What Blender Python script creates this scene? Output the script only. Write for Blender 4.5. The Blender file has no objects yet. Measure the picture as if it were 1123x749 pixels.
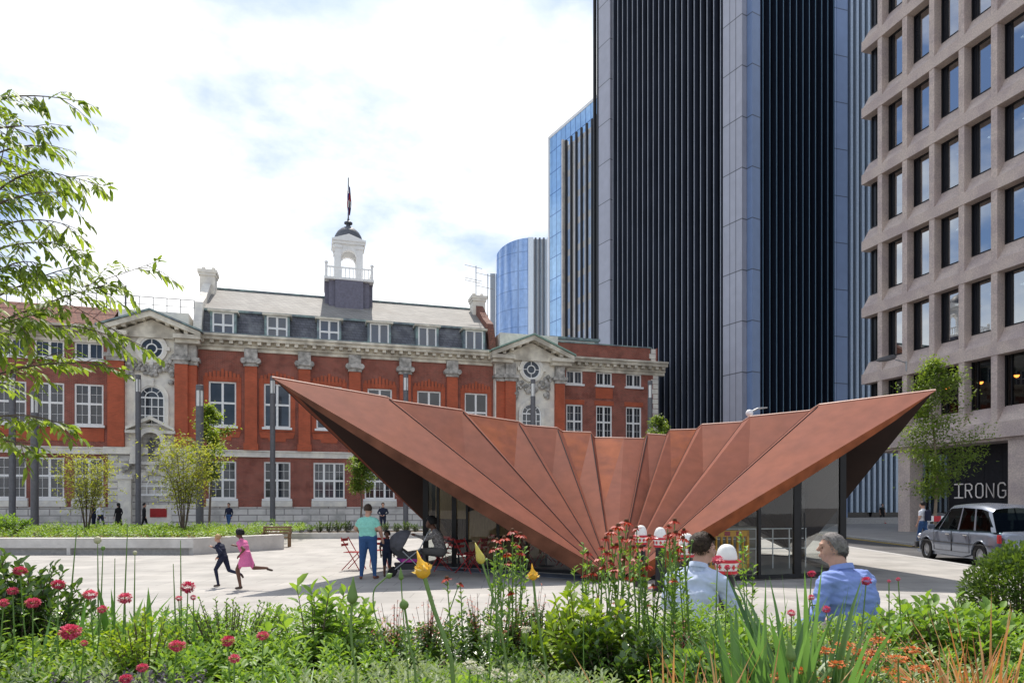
import bpy, bmesh, math, random
import numpy as np
from mathutils import Vector, Matrix, noise as mnoise
random.seed(11)
rng = np.random.default_rng(5)
R = math.radians
sc = bpy.context.scene
COL = sc.collection
# ------------------------------------------------------------------ camera, world, sun, exposure
F = 748.7; CX = 561.5; HY = 554.0; CH = 1.62        # focal length and horizon in photo pixels, eye height
cd = bpy.data.cameras.new('camera'); cam = bpy.data.objects.new('camera', cd); COL.objects.link(cam)
cam.location = (0, 0, CH); cam.rotation_euler = (R(90), 0, 0)
cd.lens = 24; cd.sensor_width = 36; cd.sensor_fit = 'HORIZONTAL'
cd.shift_y = (HY-374.5)/1123; cd.clip_end = 3000; cd.clip_start = .05
sc.camera = cam
SUN_EL, SUN_AZ = 56, -9                              # azimuth from +Y, negative = left
w = bpy.data.worlds.new('World'); sc.world = w; w.use_nodes = True
nt = w.node_tree; nt.nodes.clear()
def N(nt, t, **k):
    n = nt.nodes.new(t)
    for a, b in k.items(): setattr(n, a, b)
    return n
out = N(nt, 'ShaderNodeOutputWorld'); bg = N(nt, 'ShaderNodeBackground'); bg.inputs[1].default_value = .13
sky = N(nt, 'ShaderNodeTexSky', sky_type='NISHITA', sun_disc=False, sun_elevation=R(SUN_EL), sun_rotation=R(SUN_AZ), dust_density=1.5)
tc = N(nt, 'ShaderNodeTexCoord'); mp = N(nt, 'ShaderNodeMapping'); mp.inputs['Scale'].default_value = (1.0, 1.0, 2.0)
mp.inputs['Location'].default_value = (.35, .1, .2)
nz = N(nt, 'ShaderNodeTexNoise'); nz.inputs['Scale'].default_value = 2.3; nz.inputs['Detail'].default_value = 9; nz.inputs['Roughness'].default_value = .55
cr = N(nt, 'ShaderNodeValToRGB'); cr.color_ramp.elements[0].position = .43; cr.color_ramp.elements[1].position = .56
cr.color_ramp.elements[0].color = (.0, .0, .0, 1)
mx = N(nt, 'ShaderNodeMix', data_type='RGBA'); mx.inputs['B'].default_value = (6.9, 6.95, 7.1, 1)
L = nt.links.new
L(tc.outputs['Generated'], mp.inputs[0]); L(mp.outputs[0], nz.inputs[0]); L(nz.outputs['Fac'], cr.inputs[0])
n2 = N(nt, 'ShaderNodeTexNoise'); n2.inputs['Scale'].default_value = 1.5; n2.inputs['Detail'].default_value = 8; n2.inputs['Roughness'].default_value = .6; L(mp.outputs[0], n2.inputs[0])
c2 = N(nt, 'ShaderNodeValToRGB'); c2.color_ramp.elements[0].position = .42; c2.color_ramp.elements[1].position = .6
c2.color_ramp.elements[0].color = (.70, .76, .82, 1); c2.color_ramp.elements[1].color = (1, 1, 1, 1); L(n2.outputs['Fac'], c2.inputs[0])
cv = N(nt, 'ShaderNodeVectorMath', operation='SCALE'); cv.inputs['Scale'].default_value = 6.5; L(c2.outputs[0], cv.inputs[0]); L(cv.outputs[0], mx.inputs['B'])
L(cr.outputs[0], mx.inputs['Factor']); sk = N(nt, 'ShaderNodeVectorMath', operation='MULTIPLY'); sk.inputs[1].default_value = (.44,.52,.63); L(sky.outputs[0], sk.inputs[0]); L(sk.outputs[0], mx.inputs['A']); L(mx.outputs['Result'], bg.inputs[0]); L(bg.outputs[0], out.inputs[0])
sd = bpy.data.lights.new('sun', 'SUN'); sd.energy = 3.1; sd.angle = R(.6); sd.color = (1, .93, .84)
sun = bpy.data.objects.new('sun', sd); COL.objects.link(sun)
sdir = Vector((math.sin(R(SUN_AZ))*math.cos(R(SUN_EL)), math.cos(R(SUN_AZ))*math.cos(R(SUN_EL)), math.sin(R(SUN_EL))))
sun.rotation_euler = (-sdir).to_track_quat('-Z', 'Y').to_euler()
sc.view_settings.view_transform = 'Standard'; sc.view_settings.look = 'None'
sc.view_settings.exposure = .78; sc.view_settings.gamma = 1
sc.render.engine = 'CYCLES'; sc.cycles.use_denoising = True; sc.cycles.max_bounces = 7; sc.cycles.transparent_max_bounces = 12
sc.cycles.caustics_reflective = False; sc.cycles.caustics_refractive = False

# ------------------------------------------------------------------ helpers
def at(px, py, Y): return Vector(((px-CX)/F*Y, Y, CH+(HY-py)/F*Y))     # photo pixel at distance Y
def gnd(px, Y, z=0): return Vector(((px-CX)/F*Y, Y, z))
def tag(o, label=None, cat=None, group=None, kind=None):
    if label: o['label'] = label
    if cat: o['category'] = cat
    if group: o['group'] = group
    if kind: o['kind'] = kind
    return o
def empty(name, loc=(0, 0, 0), rz=0, label=None, cat=None, group=None):
    o = bpy.data.objects.new(name, None); COL.objects.link(o); o.location = loc; o.rotation_euler = (0, 0, rz)
    o.empty_display_size = .2
    return tag(o, label, cat, group)
def kids(o): return [c for c in COL.objects if c.parent is o]
def copy_tree(o, parent=None, ch=None):
    c = o.copy(); COL.objects.link(c); c.parent = parent
    for k in list(o.children): copy_tree(k, c)
    return c
class MB:
    def __init__(s): s.v = []; s.f = []; s.m = []; s.n = 0
    def add(s, vs, fs, m=0):
        b = len(s.v); s.v += [tuple(q) for q in vs]; s.f += [tuple(b+i for i in f) for f in fs]; s.m += [m]*len(fs); return s
    def box(s, x0, x1, y0, y1, z0, z1, m=0):
        if x0 > x1: x0, x1 = x1, x0
        if y0 > y1: y0, y1 = y1, y0
        return s.add([(x0,y0,z0),(x1,y0,z0),(x1,y1,z0),(x0,y1,z0),(x0,y0,z1),(x1,y0,z1),(x1,y1,z1),(x0,y1,z1)],
              [(0,3,2,1),(4,5,6,7),(0,1,5,4),(1,2,6,5),(2,3,7,6),(3,0,4,7)], m)
    def bbox(s, x0, x1, y0, y1, z0, z1, b=.02, m=0):         # chamfered box
        P = [(x0+b, y0), (x1-b, y0), (x1, y0+b), (x1, y1-b), (x1-b, y1), (x0+b, y1), (x0, y1-b), (x0, y0+b)]
        I = [(x0+b, y0+b), (x1-b, y0+b), (x1-b, y0+b), (x1-b, y1-b), (x1-b, y1-b), (x0+b, y1-b), (x0+b, y1-b), (x0+b, y0+b)]
        vs = [(x, y, z0) for x, y in P]+[(x, y, z1-b) for x, y in P]+[(x, y, z1) for x, y in I]
        fs = [(i, (i+1) % 8, 8+(i+1) % 8, 8+i) for i in range(8)]+[(8+i, 8+(i+1) % 8, 16+(i+1) % 8, 16+i) for i in range(8)]
        fs += [tuple(range(16, 24)), tuple(range(7, -1, -1))]
        return s.add(vs, fs, m)
    def quad(s, a, b, c, d, m=0): return s.add([a, b, c, d], [(0, 1, 2, 3)], m)
    def tri(s, a, b, c, m=0): return s.add([a, b, c], [(0, 1, 2)], m)
    def prism(s, poly, d, m=0):                               # polygon (list of 3d) extruded along vector d
        n = len(poly); d = Vector(d); P = [Vector(p) for p in poly]
        return s.add(P+[p+d for p in P], [tuple(range(n-1, -1, -1)), tuple(range(n, 2*n))]+[(i, (i+1) % n, n+(i+1) % n, n+i) for i in range(n)], m)
    def tube(s, pts, rads, n=8, m=0, caps=True, flat=1.0):
        P = [Vector(p) for p in pts]
        if not hasattr(rads, '__len__'): rads = [rads]*len(P)
        vs = []; prev = None
        for i, p in enumerate(P):
            t = (P[min(i+1, len(P)-1)]-P[max(i-1, 0)]).normalized()
            if prev is None:
                a = Vector((0, 0, 1)) if abs(t.z) < .9 else Vector((1, 0, 0))
                u = t.cross(a).normalized()
            else:
                u = (prev-t*prev.dot(t)).normalized()
            prev = u; v = t.cross(u)
            for k in range(n):
                an = 2*math.pi*k/n; vs.append(p+(u*math.cos(an)+v*math.sin(an)*flat)*rads[i])
        fs = [(i*n+k, i*n+(k+1) % n, (i+1)*n+(k+1) % n, (i+1)*n+k) for i in range(len(P)-1) for k in range(n)]
        if caps: fs += [tuple(range(n-1, -1, -1)), tuple((len(P)-1)*n+k for k in range(n))]
        return s.add(vs, fs, m)
    def lathe(s, prof, c=(0, 0, 0), n=16, m=0, sx=1, sy=1):
        vs = [(c[0]+r*sx*math.cos(2*math.pi*k/n), c[1]+r*sy*math.sin(2*math.pi*k/n), c[2]+z) for r, z in prof for k in range(n)]
        fs = [(i*n+k, i*n+(k+1) % n, (i+1)*n+(k+1) % n, (i+1)*n+k) for i in range(len(prof)-1) for k in range(n)]
        fs += [tuple(range(n-1, -1, -1)), tuple((len(prof)-1)*n+k for k in range(n))]
        return s.add(vs, fs, m)
    def ball(s, c, r, n=8, m=0, sc_=(1, 1, 1)):
        k = max(3, n//2); prof = [(max(1e-4, math.sin(math.pi*i/k))*r, -math.cos(math.pi*i/k)*r*sc_[2]) for i in range(k+1)]
        return s.lathe(prof, c, n, m, sc_[0], sc_[1])
    def wall(s, x0, x1, z0, z1, y, holes, dep=.18, m=0, mr=None):   # wall in the xz plane with rectangular openings and reveals
        mr = m if mr is None else mr
        xs = sorted({x0, x1, *[q for h in holes for q in h[:2]]}); zs = sorted({z0, z1, *[q for h in holes for q in h[2:4]]})
        for i in range(len(xs)-1):
            for j in range(len(zs)-1):
                cx, cz = (xs[i]+xs[i+1])/2, (zs[j]+zs[j+1])/2
                if any(h[0] < cx < h[1] and h[2] < cz < h[3] for h in holes): continue
                s.quad((xs[i], y, zs[j]), (xs[i+1], y, zs[j]), (xs[i+1], y, zs[j+1]), (xs[i], y, zs[j+1]), m)
        for a, b, c, d in [h[:4] for h in holes]:
            e = y+dep
            s.quad((a, y, c), (a, y, d), (a, e, d), (a, e, c), mr); s.quad((b, y, d), (b, y, c), (b, e, c), (b, e, d), mr)
            s.quad((a, y, d), (b, y, d), (b, e, d), (a, e, d), mr); s.quad((b, y, c), (a, y, c), (a, e, c), (b, e, c), mr)
        return s
    def build(s, name, mats, parent=None, loc=None, smooth=False, rz=0):
        me = bpy.data.meshes.new(name); me.from_pydata(s.v, [], s.f)
        if not isinstance(mats, (list, tuple)): mats = [mats]
        for q in mats: me.materials.append(q)
        if len(mats) > 1: me.polygons.foreach_set('material_index', s.m)
        if smooth: me.polygons.foreach_set('use_smooth', [True]*len(s.f))
        me.update()
        o = bpy.data.objects.new(name, me); COL.objects.link(o)
        if loc is not None: o.location = loc
        o.rotation_euler = (0, 0, rz)
        if parent is not None: o.parent = parent
        return o
def autosmooth(o, ang=35):
    me = o.data; me.polygons.foreach_set('use_smooth', [True]*len(me.polygons))
    try: me.set_sharp_from_angle(angle=R(ang))
    except Exception: pass
    return o

# ------------------------------------------------------------------ materials
MATS = {}
def mat(name, col, rough=.7, metal=0, var=.15, vs=6.0, bump=0, bs=40, col2=None, cs=1.5, spec=.3, stretch=None, emit=None, es=1, streak=0, orand=0, trans=0):
    m = bpy.data.materials.new(name); m.use_nodes = True; nt = m.node_tree; b = nt.nodes['Principled BSDF']; L = nt.links.new
    b.inputs['Roughness'].default_value = rough; b.inputs['Metallic'].default_value = metal; b.inputs['Specular IOR Level'].default_value = spec
    if trans: b.inputs['Transmission Weight'].default_value = trans
    tc = N(nt, 'ShaderNodeTexCoord'); mp = N(nt, 'ShaderNodeMapping'); L(tc.outputs['Object'], mp.inputs[0])
    if stretch: mp.inputs['Scale'].default_value = stretch
    n1 = N(nt, 'ShaderNodeTexNoise'); n1.inputs['Scale'].default_value = vs; n1.inputs['Detail'].default_value = 6; L(mp.outputs[0], n1.inputs[0])
    mr = N(nt, 'ShaderNodeMapRange'); mr.inputs[1].default_value = .3; mr.inputs[2].default_value = .7
    mr.inputs[3].default_value = 1-var; mr.inputs[4].default_value = 1+var; L(n1.outputs['Fac'], mr.inputs[0])
    src = None
    if col2:
        n2 = N(nt, 'ShaderNodeTexNoise'); n2.inputs['Scale'].default_value = cs; n2.inputs['Detail'].default_value = 7; L(mp.outputs[0], n2.inputs[0])
        r2 = N(nt, 'ShaderNodeMapRange'); r2.inputs[1].default_value = .42; r2.inputs[2].default_value = .62; L(n2.outputs['Fac'], r2.inputs[0])
        mc = N(nt, 'ShaderNodeMix', data_type='RGBA'); mc.inputs['A'].default_value = (*col, 1); mc.inputs['B'].default_value = (*col2, 1)
        L(r2.outputs[0], mc.inputs['Factor']); src = mc.outputs['Result']
    vm = N(nt, 'ShaderNodeVectorMath', operation='SCALE')
    if src: L(src, vm.inputs[0])
    else: vm.inputs[0].default_value = col
    L(mr.outputs[0], vm.inputs['Scale'])
    o_ = vm.outputs[0]
    if orand:
        oi = N(nt, 'ShaderNodeObjectInfo'); r3 = N(nt, 'ShaderNodeMapRange'); r3.inputs[3].default_value = 1-orand; r3.inputs[4].default_value = 1+orand
        L(oi.outputs['Random'], r3.inputs[0]); v3 = N(nt, 'ShaderNodeVectorMath', operation='SCALE'); L(o_, v3.inputs[0]); L(r3.outputs[0], v3.inputs['Scale']); o_ = v3.outputs[0]
    L(o_, b.inputs['Base Color'])
    if bump:
        nb = N(nt, 'ShaderNodeTexNoise'); nb.inputs['Scale'].default_value = bs; nb.inputs['Detail'].default_value = 5; L(mp.outputs[0], nb.inputs[0])
        bp = N(nt, 'ShaderNodeBump'); bp.inputs['Strength'].default_value = bump; bp.inputs['Distance'].default_value = .02
        L(nb.outputs['Fac'], bp.inputs['Height']); L(bp.outputs[0], b.inputs['Normal'])
    if emit: b.inputs['Emission Color'].default_value = (*emit, 1); b.inputs['Emission Strength'].default_value = es
    MATS[name] = m
    return m
def brickmat(name, c1, c2, mortar, bw, bh, ms=.012, rough=.85, axis='x', off=.5, var=.12, dirt=None, dirts=.6, bump=.3):
    m = bpy.data.materials.new(name); m.use_nodes = True; nt = m.node_tree; b = nt.nodes['Principled BSDF']; L = nt.links.new
    b.inputs['Roughness'].default_value = rough
    tc = N(nt, 'ShaderNodeTexCoord'); sp = N(nt, 'ShaderNodeSeparateXYZ'); L(tc.outputs['Object'], sp.inputs[0])
    cb = N(nt, 'ShaderNodeCombineXYZ')
    if axis == 'x':
        ad = N(nt, 'ShaderNodeMath', operation='ADD'); L(sp.outputs[0], ad.inputs[0]); L(sp.outputs[1], ad.inputs[1]); L(ad.outputs[0], cb.inputs[0]); L(sp.outputs[2], cb.inputs[1])
    else: L(sp.outputs[0], cb.inputs[0]); L(sp.outputs[1], cb.inputs[1])
    br = N(nt, 'ShaderNodeTexBrick'); L(cb.outputs[0], br.inputs[0]); br.offset = off
    for k, v in (('Color1', (*c1, 1)), ('Color2', (*c2, 1)), ('Mortar', (*mortar, 1)), ('Scale', 1), ('Mortar Size', ms), ('Brick Width', bw), ('Row Height', bh)): br.inputs[k].default_value = v
    n1 = N(nt, 'ShaderNodeTexNoise'); n1.inputs['Scale'].default_value = 1.1; n1.inputs['Detail'].default_value = 8; L(tc.outputs['Object'], n1.inputs[0])
    mr = N(nt, 'ShaderNodeMapRange'); mr.inputs[1].default_value = .3; mr.inputs[2].default_value = .7; mr.inputs[3].default_value = 1-var; mr.inputs[4].default_value = 1+var
    L(n1.outputs['Fac'], mr.inputs[0]); vm = N(nt, 'ShaderNodeVectorMath', operation='SCALE'); L(mr.outputs[0], vm.inputs['Scale'])
    if dirt:
        n2 = N(nt, 'ShaderNodeTexNoise'); n2.inputs['Scale'].default_value = dirts; n2.inputs['Detail'].default_value = 8; n2.inputs['Roughness'].default_value = .65; L(tc.outputs['Object'], n2.inputs[0])
        r2 = N(nt, 'ShaderNodeMapRange'); r2.inputs[1].default_value = .5; r2.inputs[2].default_value = .72; L(n2.outputs['Fac'], r2.inputs[0])
        mc = N(nt, 'ShaderNodeMix', data_type='RGBA'); mc.inputs['B'].default_value = (*dirt, 1); L(br.outputs['Color'], mc.inputs['A']); L(r2.outputs[0], mc.inputs['Factor']); L(mc.outputs['Result'], vm.inputs[0])
    else: L(br.outputs['Color'], vm.inputs[0])
    L(vm.outputs[0], b.inputs['Base Color'])
    bp = N(nt, 'ShaderNodeBump'); bp.inputs['Strength'].default_value = bump; bp.inputs['Distance'].default_value = .01; bp.invert = True
    L(br.outputs['Fac'], bp.inputs['Height']); L(bp.outputs[0], b.inputs['Normal'])
    MATS[name] = m
    return m
def glassmat(name, tint=(.75, .8, .8), rough=.0, fac=.85, base=0):
    m = bpy.data.materials.new(name); m.use_nodes = True; nt = m.node_tree; nt.nodes.clear(); L = nt.links.new
    o = N(nt, 'ShaderNodeOutputMaterial'); t = N(nt, 'ShaderNodeBsdfTransparent'); t.inputs[0].default_value = (*tint, 1)
    g = N(nt, 'ShaderNodeBsdfGlossy'); g.inputs['Roughness'].default_value = rough; fr = N(nt, 'ShaderNodeFresnel'); ge = N(nt, 'ShaderNodeNewGeometry'); mi_ = N(nt, 'ShaderNodeMath', operation='MULTIPLY_ADD'); mi_.inputs[1].default_value = -.8333; mi_.inputs[2].default_value = 1.5; L(ge.outputs['Backfacing'], mi_.inputs[0]); L(mi_.outputs[0], fr.inputs[0])
    ml = N(nt, 'ShaderNodeMath', operation='MULTIPLY'); ml.inputs[1].default_value = fac
    mxs = N(nt, 'ShaderNodeMixShader'); L(fr.outputs[0], ml.inputs[0]); ad_ = N(nt, 'ShaderNodeMath', operation='ADD', use_clamp=True); ad_.inputs[1].default_value = base; L(ml.outputs[0], ad_.inputs[0]); L(ad_.outputs[0], mxs.inputs[0]); L(t.outputs[0], mxs.inputs[1]); L(g.outputs[0], mxs.inputs[2]); L(mxs.outputs[0], o.inputs[0])
    return m
M = {}
M['brick'] = brickmat('brick', (.31,.064,.044), (.19,.044,.033), (.36,.2,.15), .235, .078, .012, dirt=(.17,.05,.035), dirts=.9, var=.2)
M['rubbed'] = brickmat('rubbed_brick', (.48,.10,.044), (.38,.082,.038), (.42,.13,.07), .235, .07, .008, var=.18)
M['stone'] = mat('portland_stone', (.82,.78,.69), .85, var=.1, vs=3, bump=.3, bs=14, col2=(.68,.655,.61), cs=1.1)
M['ashlar'] = brickmat('ashlar', (.7,.67,.63), (.6,.58,.55), (.27,.25,.24), 1.25, .46, .035, dirt=(.36,.35,.33), dirts=.7)
M['carved'] = mat('carved_stone', (.5,.475,.44), .9, var=.3, vs=4, bump=.5, bs=12, col2=(.27,.26,.24), cs=2.2)
M['cream'] = mat('cream_stucco', (.76,.71,.6), .8, var=.14, vs=2.5, col2=(.46,.42,.35), cs=.8)
M['white'] = mat('white_paint', (.86,.86,.85), .5, var=.05)
M['winglass'] = mat('window_glass', (.04,.046,.058), .06, var=.5, vs=.7, spec=.6, orand=.5)
M['winblue'] = mat('dormer_glass', (.02,.04,.08), .05, var=.4, vs=.8, spec=1.0)
M['slate'] = brickmat('slate', (.15,.155,.185), (.095,.1,.12), (.06,.06,.07), .4, .22, .02, rough=.55, dirt=(.23,.24,.25), dirts=.8)
M['slatetop'] = brickmat('roof_slate', (.33,.315,.29), (.26,.25,.235), (.16,.15,.145), .4, .25, .015, rough=.8, dirt=(.24,.22,.2), dirts=.35)
M['tile'] = brickmat('roof_tile', (.3,.12,.08), (.21,.085,.06), (.1,.05,.04), .26, .16, .02, dirt=(.16,.08,.06), dirts=1.2)
M['lead'] = mat('lead', (.16,.19,.22), .6, var=.2, col2=(.26,.36,.34), cs=2)
M['copper'] = mat('green_copper', (.24,.36,.3), .7, var=.2)
M['dark'] = mat('dark_metal', (.035,.037,.042), .45, var=.2)
M['black'] = mat('black_paint', (.012,.012,.014), .4, var=.2)
M['grey'] = mat('grey_metal', (.14,.14,.15), .5, metal=.3, var=.12)
M['galv'] = mat('galvanised', (.4,.41,.42), .45, metal=.5, var=.1)
M['wood'] = mat('wood', (.24,.15,.08), .6, var=.3, stretch=(2, 2, 14))
M['lampwhite'] = mat('lamp_diffuser', (.72,.72,.7), .4, var=.03)
# ------------------------------------------------------------------ ground, paving, road
M['plaza'] = brickmat('plaza_paving', (.38,.36,.335), (.335,.32,.30), (.21,.2,.185), 1.2, .6, .010, rough=.75, axis='xy', var=.17, dirt=(.28,.265,.245), dirts=.33, bump=.08)
M['asphalt'] = mat('asphalt', (.075,.073,.078), .85, var=.25, vs=1.2, bump=.5, bs=90, col2=(.1,.098,.1), cs=.5)
M['kerb'] = mat('granite_kerb', (.4,.39,.38), .8, var=.15, vs=9)
M['pave2'] = brickmat('footway_slab', (.3,.29,.28), (.27,.262,.255), (.2,.19,.18), .9, .6, .012, rough=.8, axis='xy', var=.1, dirt=(.24,.235,.23), dirts=.5, bump=.1)
M['yellowline'] = mat('line_paint', (.62,.45,.08), .7, var=.2)
M['planter'] = mat('planter_concrete', (.62,.6,.57), .7, var=.08, vs=5, bump=.15, bs=60, col2=(.53,.51,.48), cs=.9)
g = MB(); g.quad((-400,-60,-.12),(400,-60,-.12),(400,900,-.12),(-400,900,-.12)); tag(g.build('ground', M['pave2']), kind='structure')
# road with its edges running roughly away from the camera
RD = Vector((.105, 1, 0)).normalized()
def road_l(Y): return 12.75+.105*(Y-21.3)
def road_r(Y): return 16.25+.105*(Y-21.3)
g = MB(); g.box(-60, 60, -25, 80, -.119, -.004)
plz = MB()
plz.prism([(-70,-30,-.115),(road_l(-30)-.3,-30,-.115),(road_l(90)-.3,90,-.115),(-70,90,-.115)], (0,0,.115))
tag(plz.build('plaza_pavement', M['plaza']), kind='structure')
g = MB(); g.prism([(road_l(-30)-.3,-30,-.11),(road_l(-30),-30,-.11),(road_l(90),90,-.11),(road_l(90)-.3,90,-.11)], (0,0,.116))
g.prism([(road_r(-30),-30,-.11),(road_r(-30)+.3,-30,-.11),(road_r(90)+.3,90,-.11),(road_r(90),90,-.11)], (0,0,.116))
tag(g.build('kerb', M['kerb']), kind='structure')
g = MB(); g.quad((road_l(-30),-30,-.085),(road_r(-30),-30,-.085),(road_r(90),90,-.085),(road_l(90),90,-.085)); tag(g.build('road', M['asphalt']), kind='structure')
g = MB()
for d in (.18, .36): g.quad((road_r(-30)-d-.09,-30,-.08),(road_r(-30)-d,-30,-.08),(road_r(90)-d,90,-.08),(road_r(90)-d-.09,90,-.08))
tag(g.build('road_marking', M['yellowline']), kind='structure')
g = MB(); g.prism([(road_r(-30)+.3,-30,-.11),(60,-30,-.11),(60,90,-.11),(road_r(90)+.3,90,-.11)], (0,0,.11)); tag(g.build('pavement', M['pave2']), kind='structure')

# ------------------------------------------------------------------ brick building (local x along the front, y into the building)
A = math.atan(.2864); U = Vector((math.cos(A), math.sin(A), 0)); W = Vector((-math.sin(A), math.cos(A), 0))
P0 = Vector((-17.46, 50, 0))
def S(px, d=0):
    r = (px-CX)/F
    return (r*(50+W.y*d)-P0.x-W.x*d)/(U.x-U.y*r)
def Zb(px, py, d=0): return CH+(HY-py)/F*(50+U.y*S(px, d)+W.y*d)
BB = empty('brick_building', P0, A, 'long red brick civic building with white stone bays, slate mansard and clockless cupola', 'building')
ZC = 12.95
def win_frame(wd, ht, cols, transom, bars):
    f = MB(); fw = .11; d0, d1 = -.05, .06
    f.box(0, wd, d0, d1, ht-fw, ht); f.box(0, wd, d0, d1, 0, fw); f.box(0, fw, d0, d1, fw, ht-fw); f.box(wd-fw, wd, d0, d1, fw, ht-fw)
    for c in range(1, cols):
        x = wd*c/cols; f.box(x-.075, x+.075, d0+.01, d1, fw, ht-fw)
    if transom: z = ht*transom; f.box(fw, wd-fw, d0+.013, d1, z-.07, z+.07)
    for c in range(cols):                                   # thin glazing bars
        x0 = wd*c/cols+.1; x1 = wd*(c+1)/cols-.1
        if bars > 0:
            xm = (x0+x1)/2; f.box(xm-.011, xm+.011, .0, .03, fw, ht-fw)
            nb = max(1, int(ht/.62))
            for k in range(1, nb): z = ht*k/nb; f.box(x0, x1, .0, .028, z-.011, z+.011)
    return f
WCACHE = {}
def window(x0, x1, z0, z1, y, cols=2, transom=.5, bars=1, parent=None, sill=True, glass='winglass'):
    wd, ht = round(x1-x0, 2), round(z1-z0, 2); key = (wd, ht, cols, transom, bars, glass)
    parent = parent or BB
    if key in WCACHE: o = copy_tree(WCACHE[key], parent); o.location = (x0, y, z0)
    else:
        f = win_frame(wd, ht, cols, transom, bars)
        if sill: f.box(-.12, wd+.12, -.30, .02, -.16, -.003)
        o = f.build('window', M['white'], parent, (x0, y, z0))
        p = MB(); p.box(.02, wd-.02, .03, .045, .02, ht-.02); p.build('pane', M[glass], o)
        b = MB(); 
        WCACHE[key] = o
    return o
wall = MB(); orange = MB(); stone = MB()
xL = S(-95); x1 = S(122); x2 = S(216); x3 = S(541); x4 = S(617); xR = S(721)
hl, hm, hr = [], [], []
# window columns: centres in photo pixels
for cx in (-62, -31, 12, 54, 97.5):
    c = S(cx); hw = .88
    hl += [(c-hw, c+hw, 11.6, 12.75, 2, 0, 1), (c-hw, c+hw, 7.1, 9.9, 2, .52, 1), (c-hw, c+hw, 2.1, 4.85, 2, .55, 1)]
for cx in (630, 662.5, 695):
    c = S(cx); hw = .72
    hr += [(c-hw, c+hw, 11.65, 12.75, 2, 0, 1), (c-hw, c+hw, 7.2, 9.95, 2, .5, 1), (c-hw, c+hw, 2.1, 4.85, 2, .55, 1)]
for i, cx in enumerate((244, 304, 361, 416.5, 470.5, 522)):
    c = S(cx); hw = .92; hm.append((c-hw, c+hw, 7.32, 10.5, 2, .52, 0))
    if i >= 2: hw = 1.13
    hm.append((c-hw, c+hw, 2.1, 4.8, 3 if i >= 2 else 2, .5, 1))
for (a, b, hs) in ((xL, x1, hl), (x2, x3, hm), (x4, xR, hr)):
    wall.wall(a, b, 1.5, ZC, 0, hs, .2)
    for h in hs: window(h[0], h[1], h[2], h[3], .12, h[4], h[5], h[6])
wall.box(xL, xR, .45, .6, .2, ZC-.1)      # backing behind the openings
wall.quad((xR,0,0),(xR,14,0),(xR,14,15.1),(xR,0,15.1)); wall.quad((xL,14,0),(xL,0,0),(xL,0,ZC),(xL,14,ZC)); wall.quad((xR,14,0),(xL,14,0),(xL,14,15),(xR,14,15))
# right wing brick parapet above the cornice
wall.box(x4-.2, xR-.5, .35, .8, 13.75, 15.1)
wall.build('wall', M['brick'], BB)
pl = MB()
for (a, b) in ((xL, x1), (x2, x3), (x4, xR)): pl.box(a, b, -.12, .3, 0, 1.5)
pl.build('plinth', M['ashlar'], BB)
bd = MB()
for (a, b) in ((xL, x1), (x2, x3), (x4, xR+.1)): bd.box(a, b, -.16, .1, 5.12, 5.5); bd.box(a, b, -.24, .1, 5.503, 5.6)
for h in hl+hm+hr:
    if h[2] < 3: bd.box(h[0]-.14, h[1]+.14, -.2, .1, 1.53, 1.93)
bd.build('stone_band', M['stone'], BB)
# orange rubbed-brick surrounds, keystones, aprons
for h in hl+hm+hr:
    a, b, z0, z1 = h[:4]; orange = MB()
    if h in hm and z0 > 5:
        orange.wall(a-.34, b+.34, z0-.3, z1+.35, -.045, [(a, b, z0-.05, z1)], .045)
        orange.box(a-.34, b+.34, -.045, 0, z1+.35, z1+.351)
        c = (a+b)/2; n = 9
        for k in range(n):                                    # stepped voussoirs
            t = (k-(n-1)/2)/((n-1)/2); hh = .28+.45*(1-abs(t))*(1 if k % 2 == 0 else .72)
            x = c+t*(b-a+.3)/2; orange.box(x-.09, x+.09, -.075, -.046, z1+.05, z1+.35+hh*.8)
        orange.prism([(a-.34,-.06,z0-.35),(b+.34,-.06,z0-.35),(b+.2,-.06,z0-.8),(b-.3,-.06,z0-.8),(b-.35,-.06,z0-1.05),(a+.35,-.06,z0-1.05),(a+.3,-.06,z0-.8),(a-.2,-.06,z0-.8)], (0,.06,0))
    elif h in hl and 5 < z0 < 8: orange.box(a-.05, b+.05, -.04, 0, z0-1.1, z0-.2)
    elif h in hr and 5 < z0 < 8: orange.box(a-.15, b+.15, -.04, 0, z1+.02, z1+.4)
    if orange.v: orange.build('window_surround', M['rubbed'], BB)
orange = MB(); h = hr[3]; orange.box(h[0]-.05, h[1]+.05, -.05, 0, 10.55, 11.45)
orange.build('window_surround', M['rubbed'], BB)
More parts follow.
